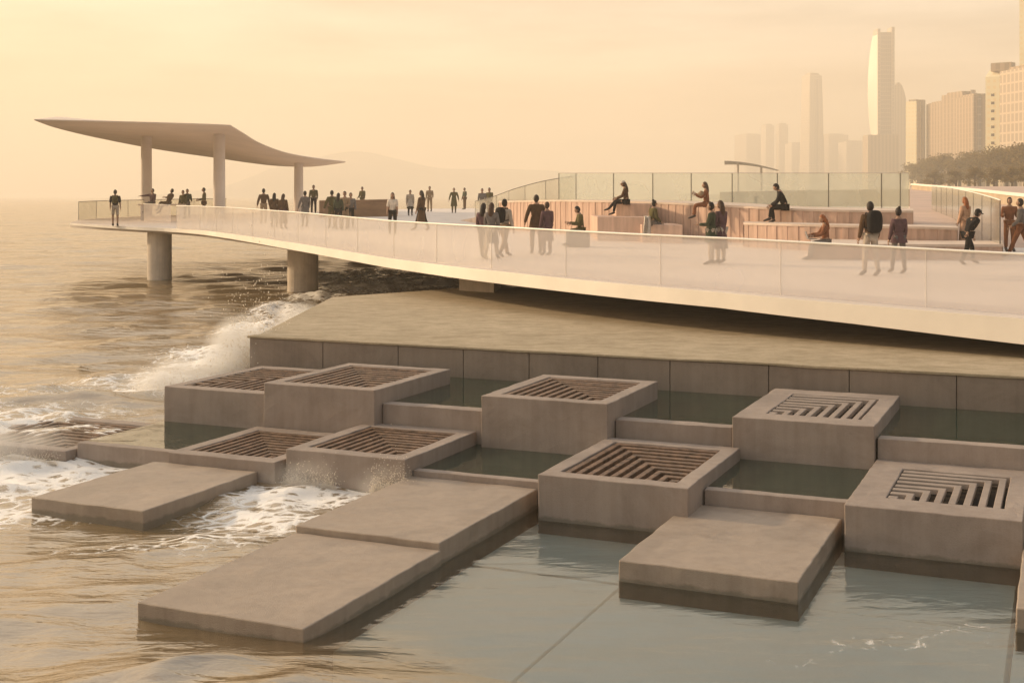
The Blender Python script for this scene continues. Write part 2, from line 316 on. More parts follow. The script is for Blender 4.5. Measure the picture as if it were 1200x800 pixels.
def facade(name, wall, win, fh=3.6, fw=2.6, wr=0.12, zcut=0.45, xcut=0.35):
    m, t, o = newmat(name); b = N(t, 'ShaderNodeBsdfPrincipled'); t.links.new(b.outputs[0], o.inputs[0])
    tcn = N(t, 'ShaderNodeTexCoord'); sp = N(t, 'ShaderNodeSeparateXYZ'); t.links.new(tcn.outputs['Object'], sp.inputs[0])
    a = math_(t, 'FRACT', math_(t, 'DIVIDE', math_(t, 'ADD', math_(t, 'ADD', sp.outputs[0], sp.outputs[1]), 500), fw))
    c = math_(t, 'FRACT', math_(t, 'DIVIDE', sp.outputs[2], fh))
    msk = math_(t, 'MULTIPLY', math_(t, 'GREATER_THAN', a, xcut), math_(t, 'GREATER_THAN', c, zcut))
    n = N(t, 'ShaderNodeTexNoise'); setin(n, Scale=0.05, Detail=2); t.links.new(tcn.outputs['Object'], n.inputs['Vector'])
    wl = mixc(t, n.outputs[0], tuple(x * 0.85 for x in wall), wall)
    t.links.new(mixc(t, msk, wl, win), b.inputs['Base Color'])
    t.links.new(math_(t, 'SUBTRACT', 0.75, math_(t, 'MULTIPLY', msk, 0.75 - wr)), b.inputs['Roughness'])
    return m
M['f_pale'] = facade('pale_facade', (0.62, 0.50, 0.38), (0.40, 0.32, 0.25), 3.6, 2.6, 0.2, 0.2)
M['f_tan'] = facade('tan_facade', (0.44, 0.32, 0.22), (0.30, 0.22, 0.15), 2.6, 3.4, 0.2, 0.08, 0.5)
M['f_glass'] = facade('curtain_wall', (0.42, 0.34, 0.28), (0.27, 0.22, 0.19), 4.0, 2.0, 0.1, 0.2, 0.15)
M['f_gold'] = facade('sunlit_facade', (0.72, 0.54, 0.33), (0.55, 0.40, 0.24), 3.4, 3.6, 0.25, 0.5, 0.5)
M['f_lit'] = facade('painted_sunlit_wall', (0.95, 0.84, 0.58), (0.86, 0.70, 0.42), 2.4, 2.2, 0.3, 0.55, 0.5)  # strong sunlight is put into this pale gold wall colour
M['window'] = pbr('window_glass', (0.10, 0.075, 0.055), 0.12, 0.05, 1, spec=0.6)
M['glint'] = pbr('painted_glint', (0.93, 0.84, 0.70), 0.35, 0.02, 1, spec=0.5)  # near-white base colour paints the sun glint on tower edges

# ------------------------------------------------------------------ the sea (one sheet out to the horizon)
def smooth(e0, e1, x):
    q = np.clip((x - e0) / (e1 - e0), 0, 1); return q * q * (3 - 2 * q)
def build_sea():
    na, nr = 760, 860
    ang = np.linspace(R(-46), R(46), na); rad = 5.0 * (3500 / 5.0) ** np.linspace(0, 1, nr)
    A, Rr = np.meshgrid(ang, rad); X = Rr * np.sin(A); Y = Rr * np.cos(A)
    u = X * UU.x + Y * UU.y; v = X * VV.x + Y * VV.y
    calm = smooth(-9.2, -6.4, u - 0.10 * (v - 11)) * (1 - smooth(20, 23, v)) * smooth(8.2, 10.9, v + 0.35 * np.sin(u * 1.3) + 0.05 * (u + 5))
    calm = np.maximum(calm, 0)
    calm[v < 22] = np.maximum(calm, smooth(-5.6, -3.5, u) * smooth(7, 9.5, v))[v < 22]
    sp = np.maximum(Rr * (ang[1] - ang[0]), Rr * 0.0077)
    Z = np.zeros_like(X); DX = np.zeros_like(X); DY = np.zeros_like(X)
    r2 = np.random.default_rng(3)
    for i in range(46):
        lam = 0.55 * (26 / 0.55) ** (i / 45.0); th = R(-62) + r2.normal(0, 0.42)
        if lam > 8: th = R(-62) + r2.normal(0, 0.2)
        k = 2 * math.pi / lam; amp = 0.0125 * lam ** 0.72 * r2.uniform(0.6, 1.3) * (0.5 if lam > 7 else 1)
        ph = k * (X * math.cos(th) + Y * math.sin(th)) + r2.uniform(0, 6.28)
        w = smooth(2.2, 4.5, lam / sp)
        Z += w * amp * np.cos(ph); q = 0.8 * w * amp * np.sin(ph); DX -= q * math.cos(th); DY -= q * math.sin(th)
    lull = 1 - 0.45 * smooth(26, 38, Rr); Z *= lull; DX *= lull; DY *= lull
    foam = np.zeros_like(X)
    def blob(px, py, rx, ry, a, rot=0.0):
        d = CZ * F / (py - HY); cx = (px - 600) * d / F
        ax = (X - cx) * math.cos(rot) + (Y - d) * math.sin(rot); ay = -(X - cx) * math.sin(rot) + (Y - d) * math.cos(rot)
        np.maximum(foam, a * np.exp(-((ax / rx) ** 2 + (ay / ry) ** 2)), out=foam)
    for b in [(20, 560, 2.6, 2.2, .95), (90, 545, 2.2, 1.5, 1.0), (150, 525, 1.6, 1.2, .9), (0, 600, 1.8, 1.0, .75), (-40, 520, 3, 2, .8), (60, 470, 3.5, 1.8, .55), (140, 455, 2.5, 2.0, .6), (30, 500, 3, 1.6, .7), (20, 508, 2.4, .9, .8), (95, 512, 1.4, .6, .75),
              (400, 570, 1.3, .8, 1.0), (340, 583, 1.3, .9, .95), (300, 605, 1.3, .8, .85), (250, 628, 1.2, .7, .75), (330, 612, 1.0, .8, .8), (200, 640, 1.5, .6, .6), (120, 640, 1.6, .5, .5),
              (270, 430, 1.6, 2.0, 1.1), (245, 415, 1.8, 2.2, .85), (225, 430, 1.8, 2.2, .75), (290, 385, 1.2, 3.5, 1.05), (205, 455, 1.5, 1.8, .75), (330, 362, 1.4, 3.5, 1.0), (370, 350, 1.6, 3.0, .95),
              (430, 338, 3.5, 4, 1.1), (480, 330, 3.5, 5, 1.05), (400, 325, 4, 4, .9), (520, 334, 2.5, 4, 1.05), (440, 318, 5, 6, .85),
              (160, 470, 1.5, 1, .8)]: blob(*b)
    foam *= 1 - 0.9 * calm
    for b in [(1010, 755, .9, .5, .50), (1120, 740, .8, .6, .47), (930, 775, .5, .3, .46), (640, 640, .3, .25, .42)]: blob(*b)
    Z += 0.26 * np.exp(-(((X + 7.1) / 1.5) ** 2 + ((Y - 21.6) / 1.0) ** 2)) + 0.16 * np.exp(-(((X + 5.4) / .9) ** 2 + ((Y - 20.6) / .6) ** 2))   # the swell that washes over the outermost block
    turb = smooth(0.3, 1.0, foam)
    Z *= (1 - 0.93 * calm); DX *= (1 - 0.95 * calm); DY *= (1 - 0.95 * calm)
    Z += 0.12 * turb * (1 - smooth(40, 80, Rr)) + 0.10 * turb * np.sin(X * 5.1 + 1.7 * np.sin(Y * 3.3)) * np.cos(Y * 4.3 + X) * smooth(1.2, 2.5, 1.2 / sp)
    Z *= 0.75 + 0.25 * smooth(10.5, 22, v + 0.25 * (-8 - u))
    inblk = smooth(-17.5, -16, u) * (1 - smooth(20, 22, v)) * smooth(9, 10, v)     # shelter between the blocks
    Z *= 1 - 0.55 * inblk; Z += 0.05 * inblk * (1 - calm)
    co = np.stack([X + DX, Y + DY, Z], -1).reshape(-1, 3)
    idx = np.arange(na * nr).reshape(nr, na)
    fs = np.stack([idx[:-1, :-1], idx[:-1, 1:], idx[1:, 1:], idx[1:, :-1]], -1).reshape(-1, 4)
    me = bpy.data.meshes.new('sea'); me.vertices.add(len(co)); me.vertices.foreach_set('co', co.astype(np.float32).ravel())
    me.loops.add(fs.size); me.loops.foreach_set('vertex_index', fs.astype(np.int32).ravel())
    me.polygons.add(len(fs)); me.polygons.foreach_set('loop_start', np.arange(0, fs.size, 4, dtype=np.int32)); me.polygons.foreach_set('use_smooth', np.ones(len(fs), bool))
    me.update(calc_edges=True)
    for nm, arr in (('calm', calm), ('foam', foam)):
        a = me.attributes.new(nm, 'FLOAT', 'POINT'); a.data.foreach_set('value', arr.astype(np.float32).ravel())
    me.materials.append(M['sea']); tag(obj('sea', me), kind='structure')
build_sea()
sb = MB(); sb.box(-3000, 3000, 3, 3400, -6.5, -6.0); tag(sb.build('seabed', pbr('seabed_sand', (0.10, 0.085, 0.05), 0.95, 0.2, 0.3)), kind='structure')

# pool floor of big pale pavers under the shallow water
pf = MB(); ug = [-6.62, -4.66, -0.5, 3.6, 8]; vg = [10.75, 13.95, 18.4]
for i in range(4):
    for j in range(2):
        pf.uvbox(ug[i] + .025, ug[i + 1] - .025, vg[j] + .025, vg[j + 1] - .025, -0.6, -0.19 + 0.012 * ((i + j) % 2))
tag(pf.build('pool_floor', pbr('pool_floor_pavers', (0.90, 0.88, 0.76), 0.8, 0.10, 0.35, 0.2, 30, 0.2, col2=(0.70, 0.86, 0.82)), bevel=0.01), kind='structure')

# ------------------------------------------------------------------ terrace
ZT = CZ - 2.9
def gxy(u, v): q = G(u, v, 0); return (q.x, q.y)
tb = MB(); TP = [(-15.32, 21.95), (9, 21.95), (16, 36), (-16.9, 37.2), (-19.25, 31.4)]
tb.prism([gxy(*p) for p in TP], -3, ZT)
tag(tb.build('terrace', M['terrace'], bevel=0.03), kind='structure')
tf = MB(); uj = [-15.32]
while uj[-1] < 9: uj.append(uj[-1] + random.choice((1.35, 1.7, 1.75, 1.4)))
for a, b in zip(uj, uj[1:]): tf.uvbox(a + .006, b - .006, 21.80, 21.948, -2, ZT - 0.012 - random.uniform(0, .004))
o = tf.build('retaining_wall', M['wallpanel'], bevel=0.012); tag(o, 'long low retaining wall of brown concrete panels along the front of the terrace', 'wall')
cp = MB(); cp.uvbox(-15.36, 9, 21.77, 22.05, ZT - 0.010, ZT + 0.035); cp.build('coping', M['terrace'], o, bevel=0.01, wear=.012)
# dark base under the blocks
bb = MB(); bb.uvbox(-12.6, 7, 18.65, 21.9, -3, CZ - 3.45 - 0.45); bb.uvbox(-14.7, 7, 16.4, 18.7, -3, -0.05)
tag(bb.build('pool_bed', pbr('pool_bed_weed', (0.05, 0.055, 0.035), 0.9, 0.2, 2)), kind='structure')

# ------------------------------------------------------------------ stepped pools
def pool(name, u0, u1, v0, v1, h):
    q = MB(); nx, ny = 6, 6
    q.add([G(u0, v0, CZ - h), G(u1, v0, CZ - h), G(u1, v1, CZ - h), G(u0, v1, CZ - h)], [(0, 1, 2, 3)])
    return tag(obj(name, q.mesh(name, M['pool'], recalc=False)), kind='structure')
pool('pool_water', -12.4, 7, 18.72, 21.85, 3.45)
pool('pool_water', -8.7, -6.3, 16.3, 18.55, 3.96)
pool('pool_water', -4.45, -2.4, 16.42, 18.65, 3.86)
pool('pool_water', -0.55, 3.0, 16.42, 18.65, 3.86)
pool('pool_water', -14.75, -12.55, 16.2, 18.5, 4.02)
def weir(u0, u1, v0, v1, h, label):
    q = MB(); q.uvbox(u0, u1, v0, v1, -2, CZ - h); tag(q.build('weir_wall', M['concrete'], bevel=0.01, wear=.007), label, 'weir wall', 'low weir walls between the blocks')
weir(-10.33, -8.47, 18.45, 18.72, 3.43, 'low concrete weir wall left of the tall block in the middle of the back row')
weir(-6.33, -4.52, 18.58, 18.85, 3.43, 'low concrete weir wall spanning between the two rear blocks nearest the right')
weir(-2.44, 6, 18.62, 18.88, 3.43, 'long low concrete weir wall running out of frame right of the last rear block')
weir(-8.58, -6.42, 16.22, 16.38, 3.935, 'thin concrete weir lip behind the middle flat slab')
weir(-4.34, -2.47, 16.32, 16.5, 3.84, 'thin concrete weir lip behind the lone slab at the right')
weir(-0.43, 3, 16.32, 16.5, 3.84, 'thin concrete weir lip at the far right edge of the picture')
weir(-14.66, -12.62, 16.12, 16.3, 3.99, 'low foam covered weir lip beside the wave washed block')

# ------------------------------------------------------------------ blocks with slatted grates, flat slabs
def grate_block(u0, u1, v0, v1, h, corner, label, rim=(0.22, 0.22, 0.27, 0.26), dep=0.14, nb=8, barm='grate', duty=0.5):
    zt = CZ - h; root = empty('grate_block', G((u0 + u1) / 2, (v0 + v1) / 2, 0)); tag(root, label, 'concrete block', 'concrete blocks topped with slatted grates')
    inv = Matrix.Translation(-root.location); off = root.location.copy()
    a0, a1, c0, c1 = u0 + rim[0], u1 - rim[1], v0 + rim[2], v1 - rim[3]
    q = MB(); O = [(u0, v0), (u1, v0), (u1, v1), (u0, v1)]; I = [(a0, c0), (a1, c0), (a1, c1), (a0, c1)]
    vv = [G(*p, -1.5) - off for p in O] + [G(*p, zt) - off for p in O] + [G(*p, zt) - off for p in I] + [G(*p, zt - dep) - off for p in I]
    ff = [(3, 2, 1, 0)] + [(i, (i + 1) % 4, 4 + (i + 1) % 4, 4 + i) for i in range(4)] + [(4 + i, 4 + (i + 1) % 4, 8 + (i + 1) % 4, 8 + i) for i in range(4)] + [(8 + i, 8 + (i + 1) % 4, 12 + (i + 1) % 4, 12 + i) for i in range(4)]
    q.add(vv, ff); q.add(vv[12:], [(0, 1, 2, 3)], 1)
    q.build('block_body', [M['concrete'], M['dark']], root, bevel=0.012, wear=.007)
    g = MB(); wu, wv = (a1 - a0) / nb, (c1 - c0) / nb
    for i in range(nb):                                     # nested L shaped slats, all turning at one corner
        e = 0.012; s0, s1 = i + (1 - duty) / 2, i + (1 + duty) / 2
        zt2 = zt - 0.003 - 0.006 * random.random(); zb = zt - dep * .55
        if corner == 'BL': poly = [(a0 + s0 * wu, c0 + e), (a0 + s1 * wu, c0 + e), (a0 + s1 * wu, c1 - s1 * wv), (a1 - e, c1 - s1 * wv), (a1 - e, c1 - s0 * wv), (a0 + s0 * wu, c1 - s0 * wv)]
        elif corner == 'BR': poly = [(a1 - s1 * wu, c0 + e), (a1 - s0 * wu, c0 + e), (a1 - s0 * wu, c1 - s0 * wv), (a0 + e, c1 - s0 * wv), (a0 + e, c1 - s1 * wv), (a1 - s1 * wu, c1 - s1 * wv)]
        pp = [G(*p, 0) - off for p in poly]
        g.prism([(p.x, p.y) for p in pp], zb, zt2)
    g.build('grate', M[barm], root, bevel=0.008)
    return root
grate_block(-6.4, -4.36, 15.6, 18.4, 3.68, 'BL', 'grate block in the middle row, alone in the centre before green pool water', nb=10)
grate_block(-2.45, -0.45, 15.7, 18.58, 3.72, 'BR', 'grate block nearest the right edge with slots cut in pale concrete', rim=(.42, .22, .55, .5), barm='concrete', nb=8)
grate_block(-10.6, -8.6, 16.0, 18.4, 3.75, 'BL', 'grate block with a brown slatted top and water splashing against its front face', nb=10)
grate_block(-12.6, -10.66, 15.8, 18.15, 3.92, 'BL', 'low grate block directly behind the flat slab farthest left', nb=10, dep=.13)
grate_block(-4.5, -2.47, 18.5, 21.5, 3.25, 'BR', 'tall rear grate block at the right with slots cut in its pale top', rim=(.40, .26, .5, .45), barm='concrete', nb=8)
grate_block(-8.45, -6.35, 18.25, 20.85, 3.15, 'BL', 'tall rear grate block in the centre of the picture against the terrace wall', nb=10)
grate_block(-12.5, -10.35, 18.2, 21.0, 3.18, 'BL', 'tall rear grate block at the left with a warm brown slatted top', nb=10)
grate_block(-14.75, -12.52, 18.4, 21.4, 3.40, 'BR', 'rear grate block at the end of its row below the terrace corner', nb=10)
grate_block(-17.3, -14.7, 15.9, 18.5, 4.10, 'BL', 'nearly submerged grate block at the left edge with waves breaking over it', nb=10, dep=.12)
def slab(u0, u1, v0, v1, h, label):
    q = MB(); off = G((u0 + u1) / 2, (v0 + v1) / 2, 0)
    pp = [G(a, b, 0) - off for a, b in ((u0, v0), (u1, v0), (u1, v1), (u0, v1))]
    zt = CZ - h
    q.prism([(p.x, p.y) for p in pp], -0.32, zt)
    o = q.build('flat_slab', M['slab'], bevel=0.014, at=off, wear=.009); tag(o, label, 'concrete slab', 'flat concrete slabs just above the water')
slab(-12.85, -10.95, 13.25, 15.78, 4.08, 'flat concrete slab farthest left, lying among white foam')
slab(-8.62, -6.65, 13.22, 16.2, 4.02, 'flat concrete slab in the middle, stepping up behind the front one')
slab(-8.6, -6.62, 10.3, 13.2, 4.10, 'flat wet concrete slab nearest the viewer with weed along its waterline')
slab(-4.55, -2.57, 13.45, 16.3, 4.04, 'flat concrete slab standing alone in the pale shallow pool at the right')
slab(-0.45, 1.7, 13.45, 16.3, 4.04, 'flat concrete slab cut off by the right edge of the picture')

# ------------------------------------------------------------------ deck
NE = [(82, 68), (120, 65.5), (160, 63.5), (200, 62), (235, 59), (270, 54), (310, 49.5), (350, 45.5), (430, 39.5), (505, 35.2), (575, 32.3), (700, 29), (840, 26.5), (1000, 24.5), (1200, 22.5), (1450, 20.6), (1800, 18.8)]
FE = [(84, 69.5), (100, 74), (130, 77), (165, 80), (215, 84), (265, 88), (310, 93), (350, 97), (410, 103), (470, 108), (530, 113), (640, 118), (760, 122), (900, 126), (1060, 128), (1300, 130), (1700, 132)]
TH = [.10, .13, .15, .18, .20, .22, .25, .27, .29, .30, .31, .32, .33, .38, .46, .50, .52]
def XY(x, d): return Vector(((x - 600) * d / F, d, 0))
near = crom([XY(*p) for p in NE], 5); far = crom([XY(*p) for p in FE], 5)
th = np.interp(np.linspace(0, 16, len(near)), range(17), TH)
dk = MB(); rows = []; under = []
for i in range(len(near)):
    r = []
    for j in range(17):
        q = near[i].lerp(far[i], (j / 16) ** 1.6); q.z = zdeck(q.y); r.append(q)
    rows.append(r)
    under.append([Vector((q.x, q.y, q.z - th[i] * (1 if j < 15 else 0.6) - (0.12 if 1 < j < 15 else 0))) for j, q in enumerate(r)])
dk.grid(rows); dk.grid(under, flip=True)
dk.grid([[r[0] for r in rows], [r[0] for r in under]], 1); dk.grid([[r[-1] for r in rows], [r[-1] for r in under]], 1)
dk.grid([rows[0], under[0]], 1); dk.grid([rows[-1], under[-1]], 1)
deck = dk.build('deck', [M['deck'], M['fascia']], bevel=0.02); deck['kind'] = 'structure'
# piers, plinth
for px, w, d, lab in ((187, 1.2, 64.5, 'round concrete pier under the tip of the deck, standing in open water'), (355, 1.36, 56.5, 'round concrete pier under the deck beside the golden surf')):
    q = MB(); c = XY(px, d); q.tube([(c.x, c.y, -4), (c.x, c.y, zdeck(d) - 0.15)], w / 2, 28)
    tag(q.build('pier', M['pier'], smooth=False), lab, 'pier', 'piers carrying the deck')
q = MB(); a = XY(538, 39); b_ = XY(579, 38); q.prism([(a.x, a.y), (b_.x, b_.y), (b_.x + .2, b_.y + 2.5), (a.x, a.y + 2.5)], ZT - .3, zdeck(38) - .32)
tag(q.build('plinth', M['pier'], bevel=.02), 'low concrete plinth carrying the deck on the corner of the terrace', 'plinth')

# near balustrade of satin glass
def balustrade(name, pts, zb, zt, label, mat, step=3.0, rail=0.034, railm='rail', joint=0.014, th_=0.02, splits=None, seam='joint', cat='balustrade', railpart='top_rail', post=False):
    root = empty(name, pts[0]); tag(root, label, cat); off = root.location
    if splits is None: segs = resample(pts, step)
    else: segs = pts
    for a, b in zip(segs, segs[1:]):
        d = (b - a); d.z = 0; L = d.length; d.normalize(); n = Vector((-d.y, d.x, 0)); g_ = .002
        a2 = a + d * g_; b2 = b - d * g_; q = MB()
        z = [zb(a), zb(b), zt(a), zt(b)]
        vv = [Vector((p.x, p.y, zz)) + n * s_ - off for s_ in (-th_ / 2, th_ / 2) for p, zz in ((a2, z[0]), (b2, z[1]), (b2, z[3]), (a2, z[2]))]
        q.add(vv, [(0, 1, 2, 3), (7, 6, 5, 4), (0, 4, 5, 1), (1, 5, 6, 2), (2, 6, 7, 3), (3, 7, 4, 0)]); pn = q.build('glass_panel', M[mat], root)
        if joint:
            q = MB(); w = joint
            for s_, p in ((0, a),):
                vv = [Vector((p.x, p.y, zz)) + d * e * w + n * f_ * (th_ / 2 + .004) - off for zz in (z[0], z[2]) for e, f_ in ((-.5, -1), (.5, -1), (.5, 1), (-.5, 1))]
                q.add(vv, [(3, 2, 1, 0), (4, 5, 6, 7), (0, 1, 5, 4), (1, 2, 6, 5), (2, 3, 7, 6), (3, 0, 4, 7)])
            q.build('joint_strip', M[seam], pn)
    if rail:
        fine = pts if splits is not None else resample(pts, 0.8); q = MB()
        q.tube([Vector((p.x, p.y, zt(p) + rail * .6)) - off for p in fine], [(rail, rail * .7)] * len(fine), 8); q.build(railpart, M[railm], root, smooth=True)
    return root
i0 = next(i for i, p in enumerate(near) if p.x / p.y * F + 600 >= 200)
npts = [p.lerp(f_, 0.004) for p, f_ in zip(near[i0:], far[i0:])]
balustrade('glass_balustrade', npts, lambda p: zdeck(p.y) + .01, lambda p: zdeck(p.y) + 1.08, 'long satin glass balustrade along the near edge of the white deck', 'glass', joint=.003, th_=0.014, seam='rail')
# skirting strip of grey stone just inside the glass
# glass along the far side of the tip
fp = [p.lerp(n_, 0.03) for p, n_ in zip(far[3:26], near[3:26])]
balustrade('glass_balustrade', fp, lambda p: zdeck(p.y) + .01, lambda p: zdeck(p.y) + 1.02, 'clear glass balustrade around the far side of the deck tip, beyond the columns', 'clearglass', step=3, rail=.022, railm='joint')
# glass screen box at left under the canopy
sx = [XY(168, 70.5), XY(200, 68.5)]
balustrade('glass_screen', sx, lambda p: zdeck(p.y) + .01, lambda p: zdeck(p.y) + 0.95, 'short satin glass screen before the lounging people under the canopy', 'glass', step=9, rail=.02)

# ------------------------------------------------------------------ canopy and its columns
NC = [(40, 141, 65), (95, 142.2, 65.5), (150, 143.5, 66.5), (205, 145, 68), (245, 146.3, 69.3), (270, 147.5, 70.5), (284, 156, 73), (305, 168.5, 77), (335, 179.5, 83), (370, 186, 89), (405, 190, 95)]
FC = [(40, 141, 65), (62, 149, 78), (95, 157.5, 86), (135, 166, 92), (180, 174.5, 97), (222, 181, 99.5), (258, 186, 101), (292, 191, 102), (325, 194.6, 101), (365, 195.5, 98), (405, 190.6, 95.4)]
nc = crom([P(*p) for p in NC[:6]], 4)[:-1] + crom([P(*p) for p in NC[5:]], 4); fc = crom([P(*p) for p in FC[:6]], 4)[:-1] + crom([P(*p) for p in FC[5:]], 4)
cn = MB(); lo = []; hi = []
for a, b in zip(nc, fc):
    l_ = []; h_ = []
    for j in range(13):
        t_ = j / 12; q = a.lerp(b, t_); q.z -= 0.15 * math.sin(math.pi * t_) * min(1, (a - b).length / 10); l_.append(q)
        h_.append(q + Vector((0, 0, 0.05 + 0.45 * math.sin(math.pi * t_) * min(1, (a - b).length / 10))))
    lo.append(l_); hi.append(h_)
cn.grid(lo, flip=True); cn.grid(hi); cn.grid([[r[0] for r in lo], [r[0] for r in hi]]); cn.grid([[r[-1] for r in lo], [r[-1] for r in hi]]); cn.grid([lo[0], hi[0]]); cn.grid([lo[-1], hi[-1]])
pav = empty('canopy', P(210, 255, 80)); tag(pav, 'swooping thin white canopy on three columns over the end of the deck', 'canopy')
o = cn.build('canopy_roof', M['canopy'], pav); o.matrix_parent_inverse = Matrix.Translation(-pav.location); 
for p in o.data.polygons: p.use_smooth = True
try: o.data.set_sharp_from_angle(angle=R(30))
except Exception: pass
def canz(x, y):
    best = min((((q.x - x) ** 2 + (q.y - y) ** 2), q.z) for r in lo for q in r); return best[1]
for px, d, w in ((171.5, 80, 13), (257, 76, 14), (350, 92, 11)):
    c = XY(px, d); q = MB(); r_ = w * d / F / 2; zb = zdeck(d); zt_ = canz(c.x, c.y) + .12
    q.tube([(c.x, c.y, zb), (c.x, c.y, zt_)], [r_, r_ * .94], 24)
    o = q.build('column', M['column'], pav); o.matrix_parent_inverse = Matrix.Translation(-pav.location)
    q = MB(); q.tube([(c.x, c.y, zb - .05), (c.x, c.y, zb + .06)], r_ * 1.25, 24); q.build('base_ring', M['column'], o)

# ------------------------------------------------------------------ tiered bleacher, ramp, promenade
TA = [(585, 236, 61), (620, 235, 57.5), (650, 234.5, 55), (700, 235, 52.3), (760, 236.5, 50), (810, 238.5, 48), (850, 240.5, 46.5), (890, 242.5, 45.3), (930, 244.5, 44.5), (1000, 246.3, 43.2), (1070, 247, 43)]
TBk = [(585, 66), (620, 62.5), (650, 60.5), (700, 58.5), (760, 56.5), (810, 55.3), (850, 54.4), (890, 53.6), (930, 53), (1000, 51.5), (1070, 50)]
bl = empty('bleacher', XY(830, 46) + Vector((0, 0, zdeck(46)))); tag(bl, 'curved tiered bleacher clad in pinkish vertical timber with people sitting on it', 'bleacher'); BI = Matrix.Translation(-bl.location)
def part(mb, name, mat, parent, bevel=0, smooth=False):
    o = mb.build(name, mat, parent, bevel=bevel, smooth=smooth); o.matrix_parent_inverse = Matrix.Translation(-parent.location); return o
def tier(front, back, ztop_back, step=.21):
    fr = resample(crom([P(*p) for p in front], 5), step); bk = crom(back, 5)
    c = MB(); n = len(fr)
    def bkat(t): k = t * (len(bk) - 1); i = min(len(bk) - 2, int(k)); return bk[i].lerp(bk[i + 1], k - i)
    top = []; topb = []
    for i, p in enumerate(fr):
        q = fr[min(i + 1, n - 1)] - fr[max(i - 1, 0)]; q.z = 0; q.normalize(); nn = Vector((q.y, -q.x, 0))
        top.append(p + nn * .035); b = bkat(i / (n - 1)).copy(); b.z = p.z; topb.append(b)
        if i < n - 1:
            off = 0.0 if i % 2 else 0.014 + random.uniform(0, .006)
            a0, a1 = p + nn * off, fr[i + 1] + nn * off; zb = zdeck(p.y) - .1
            c.add([a0, a1, a1 - nn * .4, a0 - nn * .4] + [Vector((w.x, w.y, zb)) for w in (a0, a1, a1 - nn * .4, a0 - nn * .4)], [(4, 5, 1, 0), (0, 1, 2, 3), (5, 6, 2, 1), (7, 4, 0, 3), (6, 7, 3, 2)])
    part(c, 'timber_cladding', M['wood'], bl)
    t = MB(); z1 = .07
    t.grid([[p + Vector((0, 0, .004)) for p in top], [p + Vector((0, 0, .004)) for p in topb]])
    t.grid([[p + Vector((0, 0, .004)) for p in top], [p - Vector((0, 0, z1)) for p in top]])
    dn = [Vector((p.x, p.y, zdeck(p.y) - .05)) for p in topb]; t.grid([topb, dn]); 
    for k in (0, -1):
        e0, e1 = top[k], topb[k]; t.add([e0, e1, Vector((e1.x, e1.y, zdeck(e1.y) - .05)), Vector((e0.x, e0.y, zdeck(e0.y) - .05))], [(0, 1, 2, 3)])
    part(t, 'seat_top', M['woodtop'], bl)
tier(TA, [XY(*p) for p in TBk], 0)
tier([(872, 261, 43.6), (910, 262, 42.4), (950, 263, 41.5), (1010, 264.5, 40.6), (1070, 265.5, 40), (1122, 267, 40)], [XY(x, d) for x, d in ((872, 46.2), (910, 45), (950, 44.3), (1010, 43.6), (1070, 43.4), (1122, 43.4))], 0)
tier([(950, 285.5, 37.2), (1000, 286, 36.9), (1070, 286.3, 36.8), (1175, 286.5, 36.8)], [XY(x, d) for x, d in ((950, 41.6), (1000, 40.9), (1070, 40.2), (1175, 40))], 0)
# loose step blocks against the left face
def step(x0, x1, yt, d, dep, lab):
    a, b = P(x0, yt, d), P(x1, yt, d - .8); q = MB()
    q.prism([(a.x, a.y), (b.x, b.y), (b.x, b.y + dep), (a.x, a.y + dep)], zdeck(d) - .02, a.z); tag(q.build('step_block', M['wood'], bevel=.015), lab, 'step', 'timber steps against the bleacher')
step(700, 757, 254, 47.6, 4.2, 'wide timber step block below the woman in the white cap')
step(722, 762, 238.5, 49.3, 2.0, 'upper timber step block where the woman in the white cap sits')
step(752, 800, 263, 46.4, 3.0, 'low timber step block where the person with the topknot sits')
# glass behind the upper tier
bx = [p for p, d in TBk]; bd = [d for p, d in TBk]
gp = [XY(x, float(np.interp(x, bx, bd)) - .35) for x in (655, 675, 719, 765, 810, 858, 911, 971, 1033, 1055, 1065)]
topA = lambda p: float(np.interp(p.x / p.y * F + 600, [a for a, _, _ in TA], [P(*q).z for q in TA]))
balustrade('glass_balustrade', gp, lambda p: topA(p) + .008, lambda p: CZ + 26 * p.y / F, 'tall greenish glass balustrade along the back of the bleacher', 'greenglass', splits=1, rail=.012, railm='paleseam', joint=.03)
# ramp down to the left with curved glass
rp = crom([P(650, 234.5, 57.5), P(615, 239, 60), P(580, 247, 64), P(555, 255, 68.5), P(535, 259, 73)], 6); q = MB()
side = [p + Vector((1.2, 2.6, 0)) for p in rp]
q.grid([rp, side]); q.grid([rp, [Vector((p.x, p.y, zdeck(p.y) - .05)) for p in rp]]); q.grid([side, [Vector((p.x, p.y, zdeck(p.y) - .05)) for p in side]])
tag(q.build('ramp', M['woodtop']), kind='structure')
rp2 = [p + Vector((1.0, 2.3, 0)) for p in rp]
balustrade('glass_balustrade', rp2[::-1], lambda p: np.interp(p.x, [w.x for w in rp2[::-1]], [w.z for w in rp2[::-1]]) + .01, lambda p: np.interp(p.x, [w.x for w in rp2[::-1]], [w.z + 1.1 for w in rp2[::-1]]), 'curved clear glass balustrade sweeping down beside the ramp left of the bleacher', 'clearglass', step=2.5, rail=.025, railm='joint')
# brown timber wall far back
q = MB(); a, b = P(374, 235, 77), P(463, 233.5, 80); q.prism([(a.x, a.y), (b.x, b.y), (b.x, b.y + 1.2), (a.x, a.y + 1.2)], zdeck(78) - .05, [a.z, b.z, b.z, a.z])
tag(q.build('timber_wall', M['brownwall'], bevel=.02), 'long low brown timber wall at the back of the deck, behind the standing crowd', 'wall')
